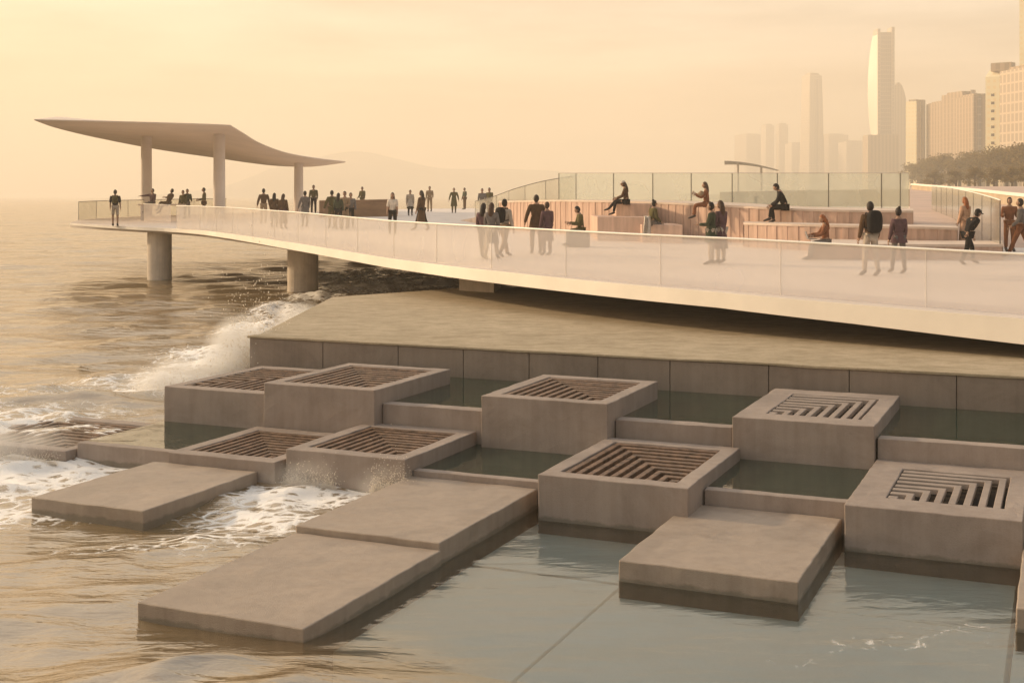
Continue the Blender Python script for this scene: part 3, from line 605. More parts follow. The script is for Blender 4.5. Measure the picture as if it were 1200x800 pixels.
# promenade rising to the land at the right
q = MB(); prof = [(42.5, 1.82), (46, 1.35), (52, 0.95), (70, 0.55), (110, -0.3), (170, -1.2)]
L_ = [Vector(((1066 - 600) * d / F * (1 if d < 60 else 1), d, CZ - h)) for d, h in prof]; Rr_ = [Vector((38 + d * .9, d, CZ - h)) for d, h in prof]
q.grid([L_, Rr_]); q.grid([L_, [Vector((p.x, p.y, zdeck(p.y) - .3)) for p in L_]])
tag(q.build('promenade', M['prom']), kind='structure')
pw = crom([P(1068, 215, 132), P(1100, 217.5, 110), P(1140, 221, 88), P(1200, 227, 66), P(1320, 236, 52)], 5); q = MB(); nr_ = []
q.grid([pw, [p + Vector((.5, .9, 0)) for p in pw]]); q.grid([pw, [p - Vector((0, 0, 1.25)) for p in pw]]); q.grid([[p + Vector((.5, .9, 0)) for p in pw], [p + Vector((.5, .9, -1.25)) for p in pw]])
pr_ = q.build('parapet', M['parapet']); tag(pr_, 'long curved stone parapet with a pale cap behind the promenade at the right', 'parapet')
q = MB(); q.grid([[p + Vector((-.1, -.1, .01)) for p in pw], [p + Vector((.6, 1.0, .01)) for p in pw]]); q.grid([[p + Vector((-.1, -.1, .01)) for p in pw], [p + Vector((-.1, -.1, -.16)) for p in pw]]); q.build('cap', M['fascia'], pr_)
gs = crom([XY(1172, 37), XY(1160, 40), XY(1140, 45), XY(1115, 53), XY(1092, 63)], 3)
balustrade('glass_screen', gs, lambda p: max(zdeck(p.y), CZ - np.interp(p.y, [a for a, b in prof], [b for a, b in prof])) if p.y > 42.5 else zdeck(p.y), lambda p: CZ + np.interp(p.y, [37, 45, 53, 63], [-.15, .1, .3, .45]), 'curved glass screen at the right end of the bleacher beside the promenade', 'clearglass', step=2.6, rail=.025)

# ------------------------------------------------------------------ land, far pavilion, city, trees
q = MB(); lp = [(42, 118), (60, 170), (64, 300), (70, 430), (88, 520), (150, 800), (215, 1200), (330, 2600), (1900, 2600), (900, 118)]
q.prism(lp, -3, [3.6, 5.2, 5.4, 5.4, 5.4, 5.4, 5.4, 5.4, 5.4, 3.6]); tag(q.build('shore', M['land']), kind='structure')
fpv = empty('pavilion', (79, 430, 3)); tag(fpv, 'small distant pavilion with a curved grey roof beyond the glass of the bleacher', 'pavilion')
a = []; b = []
for i in range(17):
    t_ = i / 16; x = 849 + 64 * t_; y = 188.5 + 11 * t_ ** 1.8
    p = P(x, y, 430); a.append(p); b.append(p + Vector((3, 18, -.6 + 1.0 * t_)))
q = MB(); q.grid([a, b]); q.grid([[p - Vector((0, 0, .35 * math.sin(math.pi * (.1 + .8 * i / 16)))) for i, p in enumerate(a)], [p - Vector((0, 0, .3)) for p in b]]); q.grid([a, [p - Vector((0, 0, .35 * math.sin(math.pi * (.1 + .8 * i / 16)))) for i, p in enumerate(a)]])
part(q, 'roof', pbr('pavilion_roof', (0.28, 0.23, 0.19), .7), fpv)
for k in (4, 11):
    q = MB(); c = a[k].lerp(b[k], .5); q.tube([(c.x, c.y, -2), (c.x, c.y, c.z - .1)], .4, 12); part(q, 'column', M['column'], fpv)

hl = []; hx = np.linspace(150, 860, 60)
for k in range(3):
    row = []
    for x in hx:
        t_ = (x - 150) / 710; yy = 232 - (54 * math.exp(-((t_ - .34) / .20) ** 2) + 34 * math.exp(-((t_ - .72) / .2) ** 2) + 6 * noise.noise(Vector((t_ * 9, 0, 0)))) * math.sin(math.pi * min(1, t_ * 1.0)) ** .5
        p = P(x, yy, 2900); row.append(Vector((p.x, 2900 - 260 + 260 * k, max(p.z, -2) if k == 1 else -4)))
    hl.append(row)
q = MB(); q.grid(hl); tag(q.build('mist_band_ridge', M['land'], smooth=True), kind='structure')  # added ridge standing in for the soft mist band above the horizon
def building(name, label, x0, x1, ytop, d, mat, depth=None, rot=0.0, taper=0.0, group='towers of the hazy skyline', parts=(), slope=0.0):
    X0, X1 = (x0 - 600) * d / F, (x1 - 600) * d / F; w = X1 - X0; dep = depth or w; zt = CZ + (HY - ytop) * d / F
    r = empty(name, ((X0 + X1) / 2, d + dep / 2, 5.0), rot); tag(r, label, 'building', group)
    q = MB(); h = zt - 5; a = w / 2; b = dep / 2; k = 1 - taper
    vv = [(-a, -b, -2), (a, -b, -2), (a, b, -2), (-a, b, -2), (-a * k, -b * k, h - slope), (a * k, -b * k, h), (a * k, b * k, h), (-a * k, b * k, h - slope)]
    q.add(vv, [(3, 2, 1, 0), (4, 5, 6, 7), (0, 1, 5, 4), (1, 2, 6, 5), (2, 3, 7, 6), (3, 0, 4, 7)]); q.build('tower_shaft', M[mat], r)
    c = MB(); c.box(-a * k * .7, a * k * .7, -b * k * .7, b * k * .7, h - slope * .5, h + max(1.2, h * .02)); c.build('roof_block', M['f_tan'], r)
    for (fx0, fx1, fz0, fz1, pm) in parts:                   # raised fins and bays on the left and front faces
        e = MB(); e.box(lerp(-a, a, fx0), lerp(-a, a, fx1), -b - .8, -b + .1, h * fz0, h * fz1); e.build('facade_bay', M[pm], r)
    return r, a, b, h
building('tapered_tower', 'slim tapering tower alone in the haze, left of the tallest one', 943, 965, 88, 1700, 'f_pale', taper=.24, rot=R(20), parts=((.45, .55, 0, .96, 'f_glass'),))
# the tallest tower: curved edge, its glint painted near-white
d = 1200; r = empty('tall_tower', ((1033 - 600) * d / F, d, 5)); tag(r, 'tallest tower of the skyline with a bowed gleaming left edge and a notched top', 'building', 'towers of the hazy skyline')
k = d / F; hh = (HY - 36) * k; q = MB()
q.prism([(-7 * k, -9 * k), (12 * k, -9 * k), (12 * k, 9 * k), (-7 * k, 9 * k)], -2, hh - 4 * k); q.build('tower_shaft', M['f_glass'], r)
q = MB(); q.box(9 * k, 12.6 * k, -9.6 * k, 9 * k, -2, hh + 2 * k); q.build('side_fin', M['f_pale'], r)
q = MB(); q.box(-7.3 * k, -4 * k, -9.6 * k, 9 * k, -2, hh); q.build('side_fin', M['f_pale'], r)
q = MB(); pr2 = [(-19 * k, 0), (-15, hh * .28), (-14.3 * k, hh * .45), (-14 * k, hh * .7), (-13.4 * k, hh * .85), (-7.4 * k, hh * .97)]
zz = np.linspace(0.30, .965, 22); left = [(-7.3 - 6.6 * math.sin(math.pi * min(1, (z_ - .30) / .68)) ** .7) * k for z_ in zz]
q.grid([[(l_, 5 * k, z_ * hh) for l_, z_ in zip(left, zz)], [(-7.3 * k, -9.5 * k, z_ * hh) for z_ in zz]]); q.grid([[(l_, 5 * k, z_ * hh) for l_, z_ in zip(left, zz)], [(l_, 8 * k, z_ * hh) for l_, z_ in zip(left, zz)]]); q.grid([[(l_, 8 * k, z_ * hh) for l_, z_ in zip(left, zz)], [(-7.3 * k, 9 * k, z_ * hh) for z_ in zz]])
q.build('bowed_facade', M['glint'], r)
q = MB(); q.prism([(-19 * k, -12 * k), (17 * k, -12 * k), (17 * k, 12 * k), (-19 * k, 12 * k)], -2, hh * .36); q.build('podium', M['f_tan'], r)
# round-shouldered building behind it
d = 1400; k = d / F; r = empty('round_tower', ((1050 - 600) * d / F, d, 5)); tag(r, 'round shouldered tower half hidden behind the tallest one', 'building', 'towers of the hazy skyline')
q = MB(); hh = (HY - 98) * k; pts_ = [(-10 * k, 0), (11 * k, 0), (11 * k, hh * .66)] + [(11 * k * math.cos(a_) if math.cos(a_) > 0 else 10 * k * math.cos(a_), hh * .66 + hh * .34 * math.sin(a_)) for a_ in np.linspace(.1, math.pi - .1, 12)] + [(-10 * k, hh * .66)]
n_ = len(pts_); q.add([(x, -8, z) for x, z in pts_] + [(x, 8 * k, z) for x, z in pts_], [tuple(range(n_)), tuple(range(2 * n_ - 1, n_ - 1, -1))] + [(i, (i + 1) % n_, n_ + (i + 1) % n_, n_ + i) for i in range(n_)]); q.build('tower_shaft', M['f_tan'], r)
for x0, x1, y, dd, mt, lab in ((895, 906, 147, 2150, 'f_pale', 'left one of the two faint small towers far left in the haze'), (912, 923, 146, 2200, 'f_tan', 'right one of the two faint small towers far left in the haze'), (868, 893, 158, 2250, 'f_tan', 'low faint block farthest left on the hazy skyline'),
                             (925, 943, 168, 2100, 'f_pale', 'low faint block just left of the slim tapering tower'), (966, 992, 158, 2150, 'f_tan', 'broad low faint block just right of the slim tapering tower'), (990, 1016, 166, 2050, 'f_pale', 'low faint block just left of the tallest tower')):
    building('office_block', lab, x0, x1, y, dd, mt, rot=R(random.uniform(5, 25)))
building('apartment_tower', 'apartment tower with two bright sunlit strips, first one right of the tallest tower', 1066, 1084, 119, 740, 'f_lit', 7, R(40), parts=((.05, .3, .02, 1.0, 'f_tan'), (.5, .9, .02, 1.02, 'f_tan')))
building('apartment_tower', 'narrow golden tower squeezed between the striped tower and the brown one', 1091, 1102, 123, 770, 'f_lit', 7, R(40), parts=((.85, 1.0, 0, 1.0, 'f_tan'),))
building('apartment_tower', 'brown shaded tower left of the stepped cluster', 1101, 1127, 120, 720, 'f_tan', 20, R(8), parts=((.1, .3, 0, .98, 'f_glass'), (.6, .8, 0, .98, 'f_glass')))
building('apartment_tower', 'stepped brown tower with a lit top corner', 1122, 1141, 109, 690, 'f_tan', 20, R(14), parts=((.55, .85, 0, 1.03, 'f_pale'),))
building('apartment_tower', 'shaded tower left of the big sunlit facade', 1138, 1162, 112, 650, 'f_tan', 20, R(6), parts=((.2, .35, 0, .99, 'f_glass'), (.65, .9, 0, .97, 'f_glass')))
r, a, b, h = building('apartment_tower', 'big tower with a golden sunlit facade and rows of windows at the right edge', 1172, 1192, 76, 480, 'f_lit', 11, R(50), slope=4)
wm = MB(); wm.box(-.6, .6, -.06, .06, -.5, .5); wme = wm.mesh('window', M['window'])
for i in range(4):
    for j in range(15):
        o = obj('window', wme, r); o.location = (lerp(-a, a, (i + .5) / 4), -b - .04, 4 + j * (h - 9) / 15)
for j in range(12):
    for i in range(2):
        o = obj('window', wme, r); o.location = (-a - .04, lerp(-b, b, (i + .5) / 2), 4 + j * (h - 12) / 12); o.rotation_euler = (0, 0, R(90))
building('apartment_tower', 'tallest tower at the right edge of the picture, its top out of frame', 1210, 1232, -10, 560, 'f_lit', 12, R(50), parts=((.0, .06, 0, 1.0, 'glint'),))
building('apartment_tower', 'tower mostly out of frame behind the sunlit facade at the right edge', 1201, 1240, 78, 450, 'f_pale', 20, R(10))

def leafmat(name, c):
    m, t, o = newmat(name); d1 = N(t, 'ShaderNodeBsdfDiffuse'); d2 = N(t, 'ShaderNodeBsdfTranslucent'); tcn = N(t, 'ShaderNodeTexCoord'); n = N(t, 'ShaderNodeTexNoise'); setin(n, Scale=0.6, Detail=4)
    t.links.new(tcn.outputs['Object'], n.inputs['Vector']); r_ = ramp(t, [(.35, tuple(x * .6 for x in c)), (.65, tuple(x * 1.3 for x in c))]); t.links.new(n.outputs[0], r_.inputs[0])
    t.links.new(r_.outputs[0], d1.inputs[0]); t.links.new(r_.outputs[0], d2.inputs[0]); mx = N(t, 'ShaderNodeMixShader'); mx.inputs[0].default_value = .35
    t.links.new(d1.outputs[0], mx.inputs[1]); t.links.new(d2.outputs[0], mx.inputs[2]); t.links.new(mx.outputs[0], o.inputs[0]); return m
M['leaf'] = leafmat('leaf', (0.22, 0.15, 0.055))
def tree_meshes(seed):
    rr = random.Random(seed); tr = MB(); cr = MB(); tips = []
    tr.tube([(0, 0, -1), (.1, 0, 2), (.2, .1, 4.5), (0, .2, 8)], [.42, .34, .26, .12], 8)
    for i in range(9):
        a_ = rr.uniform(0, 6.28); z = rr.uniform(2.6, 7); L = rr.uniform(2, 4.2) * (1 - (z - 2.6) / 9); e = Vector((math.cos(a_) * L, math.sin(a_) * L, z + rr.uniform(.8, 2.2)))
        tr.tube([(.1, .1, z), tuple(Vector((.1, .1, z)).lerp(e, .5) + Vector((0, 0, .3))), tuple(e)], [.15, .1, .04], 6); tips.append(e)
    tips += [Vector((rr.uniform(-1, 1), rr.uniform(-1, 1), rr.uniform(7, 9.5))) for _ in range(4)]
    for e in tips:
        R0 = rr.uniform(1.2, 2.1)
        for _ in range(150):
            v = Vector((rr.gauss(0, 1), rr.gauss(0, 1), rr.gauss(0, .75))).normalized() * R0 * rr.uniform(.35, 1.08); p = e + v
            n = Vector((rr.gauss(0, 1), rr.gauss(0, 1), rr.gauss(0, 1))).normalized(); s1 = n.orthogonal().normalized() * rr.uniform(.14, .3); s2 = n.cross(s1).normalized() * rr.uniform(.1, .22)
            cr.add([p - s1, p + s2, p + s1, p - s2], [(0, 1, 2, 3)])
    return tr.mesh('trunk', M['bark']), cr.mesh('crown', M['leaf'])
kinds = [tree_meshes(s_) for s_ in (1, 2, 3, 4)]
tl_ = [(1068, 190, 560), (1079, 186, 520), (1090, 184, 500), (1100, 181, 470), (1112, 180, 450), (1124, 178, 430), (1136, 176, 415), (1148, 174, 400), (1158, 176, 380), (1168, 172, 365), (1179, 170, 350), (1190, 170, 335), (1201, 167, 320), (1213, 165, 310),
       (1095, 198, 330), (1120, 197, 290), (1143, 196, 262), (1165, 195, 240), (1186, 194, 225), (1206, 192, 212)]
tl_.sort()
ORD = 'first second third fourth fifth sixth seventh eighth ninth tenth eleventh twelfth thirteenth fourteenth'.split(); cnt = {True: 0, False: 0}
for i, (px, yt, d) in enumerate(tl_):
    H = (HY - yt) * d / F + CZ - 5.2; s_ = H / 10.5; r = empty('tree', ((px - 600) * d / F, d, 5.2), random.uniform(0, 6))
    front = d < 335 and yt > 190
    od = ORD[cnt[front]]; cnt[front] += 1
    tag(r, ('dusky leafy tree in the front row behind the parapet, %s from the left' % od if front else 'hazy tree in the farther belt below the towers, %s from the left' % od), 'tree', 'front row trees behind the parapet' if front else 'hazy belt of trees below the towers')
    tm, cm = kinds[i % 4]; a = obj('trunk', tm, r); b = obj('crown', cm, r)
    for o in (a, b): o.scale = (s_ * 1.25, s_ * 1.25, s_)

# ------------------------------------------------------------------ people
def skin_mesh(name, chain, mats, sub=1):
    # chain: list of (pos, radius, parent index); grown with a Skin modifier, first vertex is the root
    me = bpy.data.meshes.new(name); me.from_pydata([c[0] for c in chain], [(i, c[2]) for i, c in enumerate(chain) if c[2] is not None], [])
    o = bpy.data.objects.new(name, me); C.objects.link(o)
    sk = o.modifiers.new('skin', 'SKIN'); sk.use_smooth_shade = True
    if not me.skin_vertices: me.skin_vertices.new()
    sv = me.skin_vertices[0].data
    for i, c in enumerate(chain):
        r = c[1] if isinstance(c[1], tuple) else (c[1], c[1]); sv[i].radius = r; sv[i].use_root = (i == 0)
    if sub: ss = o.modifiers.new('sub', 'SUBSURF'); ss.levels = sub; ss.render_levels = sub
    dg = bpy.context.evaluated_depsgraph_get(); ev = o.evaluated_get(dg); out = bpy.data.meshes.new_from_object(ev)
    out.name = name; out.materials.clear()
    for m_ in mats: out.materials.append(m_)
    C.objects.unlink(o); bpy.data.objects.remove(o); bpy.data.meshes.remove(me)
    return out
def join(me, mb):                                         # add a mesh builder's faces to a mesh
    bm = bmesh.new(); bm.from_mesh(me); vs_ = [bm.verts.new(p) for p in mb.v]
    for f_, mi in zip(mb.f, mb.m):
        try: q = bm.faces.new([vs_[i] for i in f_]); q.material_index = mi; q.smooth = True
        except ValueError: pass
    bm.to_mesh(me); bm.free()
def person(label, loc, face, H=1.72, lean=0.0, hipL=0, hipR=0, kneeL=0, kneeR=0, shL=8, shR=8, elL=12, elR=12, abL=6, abR=6, head=0, tilt=0, splay=3, seat=None,
           top='brown', legs='black', hair='dark', style='short', coat=0.0, sleeves=1, cap=None, group=None, fem=False, skirt=None, shorts=False):
    """local frame: facing +Y, up +Z, right +X; angles in degrees, flexion forward"""
    s = H / 1.75; Rx = lambda a: Matrix.Rotation(R(a), 3, 'X')
    hz = 0.93 if seat is None else seat / s + 0.10
    pel = Vector((0, 0, hz)); T = Rx(-lean)
    sp = lambda z, y=0.0, x=0.0: pel + T @ Vector((x, y, z))
    sw = 0.172 if fem else 0.195; hw = 0.095 if fem else 0.088
    J = dict(pel=pel, belly=sp(.16), chest=sp(.36, -.01), nb=sp(.50, -.015), nt=sp(.585, .005))
    for sd, nm, hp, kn, sh, el, ab in ((-1, 'L', hipL, kneeL, shL, elL, abL), (1, 'R', hipR, kneeR, shR, elR, abR)):
        hip = pel + Vector((sd * hw, 0, -.04)); th_ = Matrix.Rotation(R(sd * splay), 3, 'Y').inverted() @ (Rx(hp) @ Vector((0, 0, -.43)))
        th_ = Rx(hp) @ (Matrix.Rotation(R(-sd * splay), 3, 'Y') @ Vector((0, 0, -.43))); kne = hip + th_
        shn = Rx(hp - kn) @ Vector((0, 0, -.42)); ank = kne + shn; toe = ank + Rx(min(0, hp - kn) * .6) @ Vector((0, .17, -.055))
        sho = sp(.435, -.015, sd * sw); ua = T @ (Rx(sh) @ (Matrix.Rotation(R(-sd * ab), 3, 'Y') @ Vector((0, 0, -.285)))); elb = sho + ua
        fa = T @ (Rx(sh + el) @ (Matrix.Rotation(R(-sd * ab * .5), 3, 'Y') @ Vector((0, 0, -.25)))); wr = elb + fa; fd = fa.normalized(); pm = wr + fd * .085
        J.update({'hip' + nm: hip, 'kne' + nm: kne, 'ank' + nm: ank, 'toe' + nm: toe, 'sho' + nm: sho, 'elb' + nm: elb, 'wri' + nm: wr, 'pal' + nm: pm, 'fd' + nm: fd})
    if seat is None:
        low = min(J['ankL'].z, J['ankR'].z); dz = .085 - low
        for k_, v_ in J.items():
            if k_[:2] != 'fd': J[k_] = v_ + Vector((0, 0, dz))
    for k_ in J:
        if k_[:2] != 'fd': J[k_] = J[k_] * s
    ch = []; ix = {}
    def v(nm, pos, r, par): ix[nm] = len(ch); ch.append((tuple(pos), tuple(q * s for q in r) if isinstance(r, tuple) else r * s, ix.get(par)))
    wd = (.125, .10) if not fem else (.105, .09)
    v('pel', J['pel'], (.13, .105), None); v('belly', J['belly'], wd, 'pel'); v('chest', J['chest'], (.14, .105), 'belly'); v('nb', J['nb'], (.088, .075), 'chest'); v('nt', J['nt'], .060, 'nb')
    for nm in 'LR':
        v('sho' + nm, J['sho' + nm], .062, 'chest'); v('elb' + nm, J['elb' + nm], .044, 'sho' + nm); v('wri' + nm, J['wri' + nm], .030, 'elb' + nm); v('pal' + nm, J['pal' + nm], (.042, .022), 'wri' + nm)
        v('hip' + nm, J['hip' + nm], .090, 'pel'); v('kne' + nm, J['kne' + nm], .060, 'hip' + nm); v('ank' + nm, J['ank' + nm], .042, 'kne' + nm); v('toe' + nm, J['toe' + nm], (.042, .028), 'ank' + nm)
    me = skin_mesh('person', ch, [M['skin'], M['eye']])
    hd = MB(); HR = T @ Rx(-tilt) @ Matrix.Rotation(R(head), 3, 'Z'); hc = J['nt'] + HR @ Vector((0, .018, .085)) * s
    def hf(q):
        q = q.copy()
        if q.z < -.2: q.x *= 1 - .30 * (-q.z - .2); q.y += .10 * (-q.z - .2)
        if q.y > .8 and abs(q.x) < .28 and -.35 < q.z < .1: q.y += .20
        return q
    hd.ell(hc, (.074 * s, .093 * s, .115 * s), 16, 12, 0, HR, hf)
    for sd in (-1, 1):
        hd.ell(hc + HR @ Vector((sd * .075, -.005, -.005)) * s, (.010 * s, .02 * s, .032 * s), 6, 5, 0, HR)
        hd.ell(hc + HR @ Vector((sd * .030, .086, .012)) * s, (.011 * s, .007 * s, .007 * s), 6, 4, 1, HR)
    hd.ell(hc + HR @ Vector((0, .088, -.058)) * s, (.022 * s, .006 * s, .006 * s), 6, 4, 1, HR)
    for nm, sd in (('L', -1), ('R', 1)):                   # fingers and thumb, slightly curled
        fd = J['fd' + nm]; sx_ = (T @ Vector((0, 1, 0))); ac = fd.cross(sx_).normalized(); sx_ = ac.cross(fd).normalized(); pa = J['pal' + nm]
        for k_, (of, L_f) in enumerate(((-.030, .062), (-.010, .074), (.010, .070), (.029, .054))):
            b0 = pa + sx_ * of * s + fd * .008 * s; b1 = b0 + fd * L_f * .55 * s; b2 = b1 + (fd * .8 - ac * sd * .5).normalized() * L_f * .5 * s
            hd.tube([b0, b1, b2], [.009 * s, .0085 * s, .006 * s], 5)
        b0 = pa + sx_ * .03 * s - fd * .05 * s; hd.tube([b0, b0 + (sx_ * .8 + fd * .6) * .035 * s, b0 + (sx_ * .75 + fd * 1.2) * .052 * s], [.012 * s, .010 * s, .007 * s], 5)
    join(me, hd)
    o = obj('person', me); o.location = loc; o.rotation_euler = (0, 0, face); tag(o, label, 'person', group)
    # clothes: sleeves and trunk
    ch = []; ix = {}
    hem = J['pel'] - (T @ Vector((0, 0, .03 * s)))
    v('pel', hem, (.165, .135), None); v('belly', J['belly'], (wd[0] + .025, wd[1] + .025), 'pel'); v('chest', J['chest'], (.178, .14), 'belly'); v('nb', J['nb'] - (T @ Vector((0, 0, .015 * s))), (.105, .09), 'chest')
    for nm in 'LR':
        v('sho' + nm, J['sho' + nm],   .086, 'chest'); v('elb' + nm, J['elb' + nm], .066, 'sho' + nm)
        if sleeves: v('wri' + nm, J['wri' + nm], .045, 'elb' + nm)
    obj('shirt', skin_mesh('shirt', ch, [M['cloth_' + top]]), o)
    ch = []; ix = {}; v('pel', J['pel'], (.145, .120), None)
    for nm in 'LR':
        v('hip' + nm, J['hip' + nm], .106, 'pel'); v('kne' + nm, J['kne' + nm], .076, 'hip' + nm)
        if not shorts: v('ank' + nm, J['ank' + nm] + (J['kne' + nm] - J['ank' + nm]) * .06, .060, 'kne' + nm)
    obj('shorts' if shorts else 'trousers', skin_mesh('trousers', ch, [M['cloth_' + legs]]), o)
    for nm in 'LR':
        q = MB(); a_, t_ = J['ank' + nm], J['toe' + nm]; dr = (t_ - a_).normalized(); q.tube([a_ - dr * .05 * s + Vector((0, 0, .02 * s)), a_.lerp(t_, .35) , t_, t_ + dr * .035 * s], [(.045 * s, .05 * s), (.05 * s, .045 * s), (.05 * s, .03 * s), (.03 * s, .016 * s)], 10); q.build('shoe', M['shoe'], o, smooth=True)
    if coat or skirt:                                      # a hanging hem from the waist over the thighs
        L_c = coat or skirt; q = MB(); dirv = ((J['kneL'] + J['kneR']) / 2 - J['pel']).normalized(); w0 = .165 * s
        rows_ = []
        for i in range(9):
            t_ = i / 8; c_ = J['pel'].lerp(J['pel'] + dirv * L_c * s, t_) + (T @ Vector((0, 0, .14 * s))) * (1 - t_); wx = (w0 + .075 * s * t_); wy = (.125 * s + .06 * s * t_)
            yd = dirv.cross(Vector((1, 0, 0))).normalized()
            rows_.append([c_ + Vector((1, 0, 0)) * wx * math.cos(a_) * (1 + .06 * t_ * math.sin(5 * a_)) + yd * wy * math.sin(a_) for a_ in np.linspace(0, 2 * math.pi, 23)])
        q.grid(rows_); q.build('coat_skirt' if coat else 'skirt', M['cloth_' + (top if coat else legs)], o, smooth=True)
    q = MB()
    def hcut(p):
        p = p.copy()
        if p.y > .35 and p.z < .42: p.y = .35 + (p.y - .35) * .1
        return p
    q.ell(hc + HR @ Vector((0, -.012, .014)) * s, (.085 * s, .102 * s, .122 * s), 14, 10, 0, HR, hcut)
    if style == 'long':
        q.tube([hc + HR @ Vector((0, -.05, .05)) * s, hc + HR @ Vector((0, -.085, -.08)) * s, hc + HR @ Vector((0, -.105, -.22)) * s, hc + HR @ Vector((0, -.10, -.36)) * s], [(.08 * s, .06 * s), (.095 * s, .06 * s), (.10 * s, .045 * s), (.06 * s, .02 * s)], 10)
    ho = obj('hair', q.mesh('hair', M['hair_' + hair], True), o)
    if style == 'bun': q = MB(); q.ell(hc + HR @ Vector((0, -.07, .125)) * s, (.045 * s, .045 * s, .045 * s), 9, 7); q.build('bun', M['hair_' + hair], ho, smooth=True)
    if cap:
        q = MB(); q.ell(hc + HR @ Vector((0, -.008, .052)) * s, (.092 * s, .108 * s, .095 * s), 14, 8, 0, HR, lambda p: Vector((p.x, p.y, max(p.z, -.12)))); co_ = q.build('cap', M['cloth_' + cap], o, smooth=True); q = MB(); q.ell(hc + HR @ Vector((0, .115, .05)) * s, (.07 * s, .075 * s, .008 * s), 10, 5, 0, HR); q.build('brim', M['cloth_' + cap], co_, smooth=True)
    o['_s'] = s; J['hc'] = hc; return o, J, T
def foot(x, y=None, d=None):
    if d is None:                                           # solve the deck distance of a foot pixel
        d = 40.0
        for _ in range(60): d = d * .5 + .5 * ((CZ - zdeck(d)) * F / (y - HY))
    p = XY(x, d); p.z = zdeck(d); return p
TOC, AWAY, LEFT, RIGHT = R(180), 0.0, R(90), R(-90)       # facing the viewer, away, left, right
def backpack(o, J, T, mat, label, big=1.0):
    s = o['_s']; q = MB(); c = J['chest'] + T @ Vector((0, -.20 * s, -.04 * s))
    q.ell(c, (.16 * s * big, .11 * s * big, .24 * s * big), 14, 10, 0, T, lambda p: Vector((math.copysign(abs(p.x) ** .6, p.x), math.copysign(abs(p.y) ** .7, p.y), math.copysign(abs(p.z) ** .7, p.z))))
    r = q.build('backpack', M['cloth_' + mat], smooth=True); r.location = o.location; r.rotation_euler = o.rotation_euler; tag(r, label, 'backpack')
    for sd in (-1, 1):
        z = MB(); z.tube([J['nb'] + T @ Vector((sd * .10, -.12, .0)) * s, J['nb'] + T @ Vector((sd * .12, .0, .03)) * s, J['chest'] + T @ Vector((sd * .12, .14, 0)) * s, J['chest'] + T @ Vector((sd * .15, .06, -.18)) * s, J['chest'] + T @ Vector((sd * .13, -.12, -.2)) * s], .018 * s, 6); z.build('strap', M['cloth_' + mat], r, smooth=True)
GP = 'people strolling on the deck'
# under the canopy
o, J, T = person('person in a dark vest and pale shorts standing alone at the deck tip', foot(135, 265), R(15), 1.82, top='black', legs='pale', shorts=True, hipL=6, hipR=-5, sleeves=0, group=GP); backpack(o, J, T, 'olive', 'olive backpack worn by the lone person at the deck tip', .8)
def bench(x, d, w, h, lab, rot=0.0, mat='woodtop'):
    p = foot(x, d=d); r = empty('bench', p, rot); tag(r, lab, 'bench'); q = MB(); q.box(-w / 2, w / 2, -.22, .22, h - .08, h); q.build('seat', M[mat], r, bevel=.012)
    for sx_ in (-1, 1): q = MB(); q.box(sx_ * w * .42 - .06, sx_ * w * .42 + .06, -.18, .18, 0, h - .081); q.build('leg', M['column'], r)
bench(190, 71.5, 2.6, .92, 'low pale bench under the canopy behind the short glass screen')
def sit_at(x, d, z): p = XY(x, d); p.z = z; return p
zb = zdeck(71.5)
person('person in a dusky top sitting with one arm stretched left, under the canopy', sit_at(178, 71.5, zb), R(150), 1.7, lean=-6, seat=.92, hipL=85, hipR=85, kneeL=85, kneeR=85, shR=70, abR=50, elR=10, top='plum', legs='grey')
person('person in brown leaning back on the bench with knees up, under the canopy', sit_at(197, 71.5, zb), R(75), 1.78, lean=-22, seat=.92, hipL=95, hipR=70, kneeL=75, kneeR=40, shL=-20, shR=40, elR=30, top='brown', legs='brown')
person('person in an olive jacket standing left in a pair under the canopy', foot(214.5, d=74), R(160), 1.66, top='olive', legs='tan', coat=.35)
person('person in an olive shirt standing right in a pair under the canopy', foot(219.5, d=75.5), R(200), 1.72, top='green', legs='grey', elL=60)
person('slim person in olive standing beside the middle canopy column', foot(239, d=74.5), R(110), 1.80, top='olive', legs='brown', elL=70, shL=15, elR=65)
# behind the near balustrade, left to right
person('broad shouldered person in brown, first in the row left of the far column', foot(309, d=68), R(20), 1.82, top='brown', legs='tan', abL=16, abR=16)
person('slim long haired person in dark brown, second in the row left of the far column', foot(321.5, d=63), R(0), 1.68, top='brown', legs='brown', style='long', fem=True, coat=.5)
person('long haired person in a brown cloak, third in the row left of the far column', foot(332, d=61), R(-15), 1.66, top='brown', legs='plum', style='long', hair='brown', fem=True, coat=.7)
person('person in grey standing directly in front of the far column', foot(357.5, d=64), R(30), 1.76, top='grey', legs='grey', abL=18, coat=.5)
person('tall person in olive pointing to the right beside the far column', foot(367.5, d=84), R(180), 1.92, top='olive', legs='black', shL=10, elL=30)
person('person in olive at the left of the tight group of four', foot(389, d=62), R(25), 1.82, top='olive', legs='olive', abL=20, abR=14)
person('dark haired shorter person second in the tight group of four', foot(396.5, d=60), R(-10), 1.70, top='green', legs='black', style='long', fem=True)
person('person in a tan coat third in the tight group of four', foot(404, d=61), R(170), 1.78, top='tan', legs='black', coat=.5, elL=80, elR=80)
person('shorter person in grey brown at the right of the tight group of four', foot(411, d=62.5), R(200), 1.70, top='grey', legs='black', shR=30, elR=70)
person('lone distant person in olive behind the brown timber wall', foot(424.5, d=98), R(150), 1.85, top='olive', legs='olive', elR=40)
person('dark haired woman in a white top and dark trousers', foot(460, d=54), R(180), 1.72, top='white', legs='black', style='long', fem=True, sleeves=0)
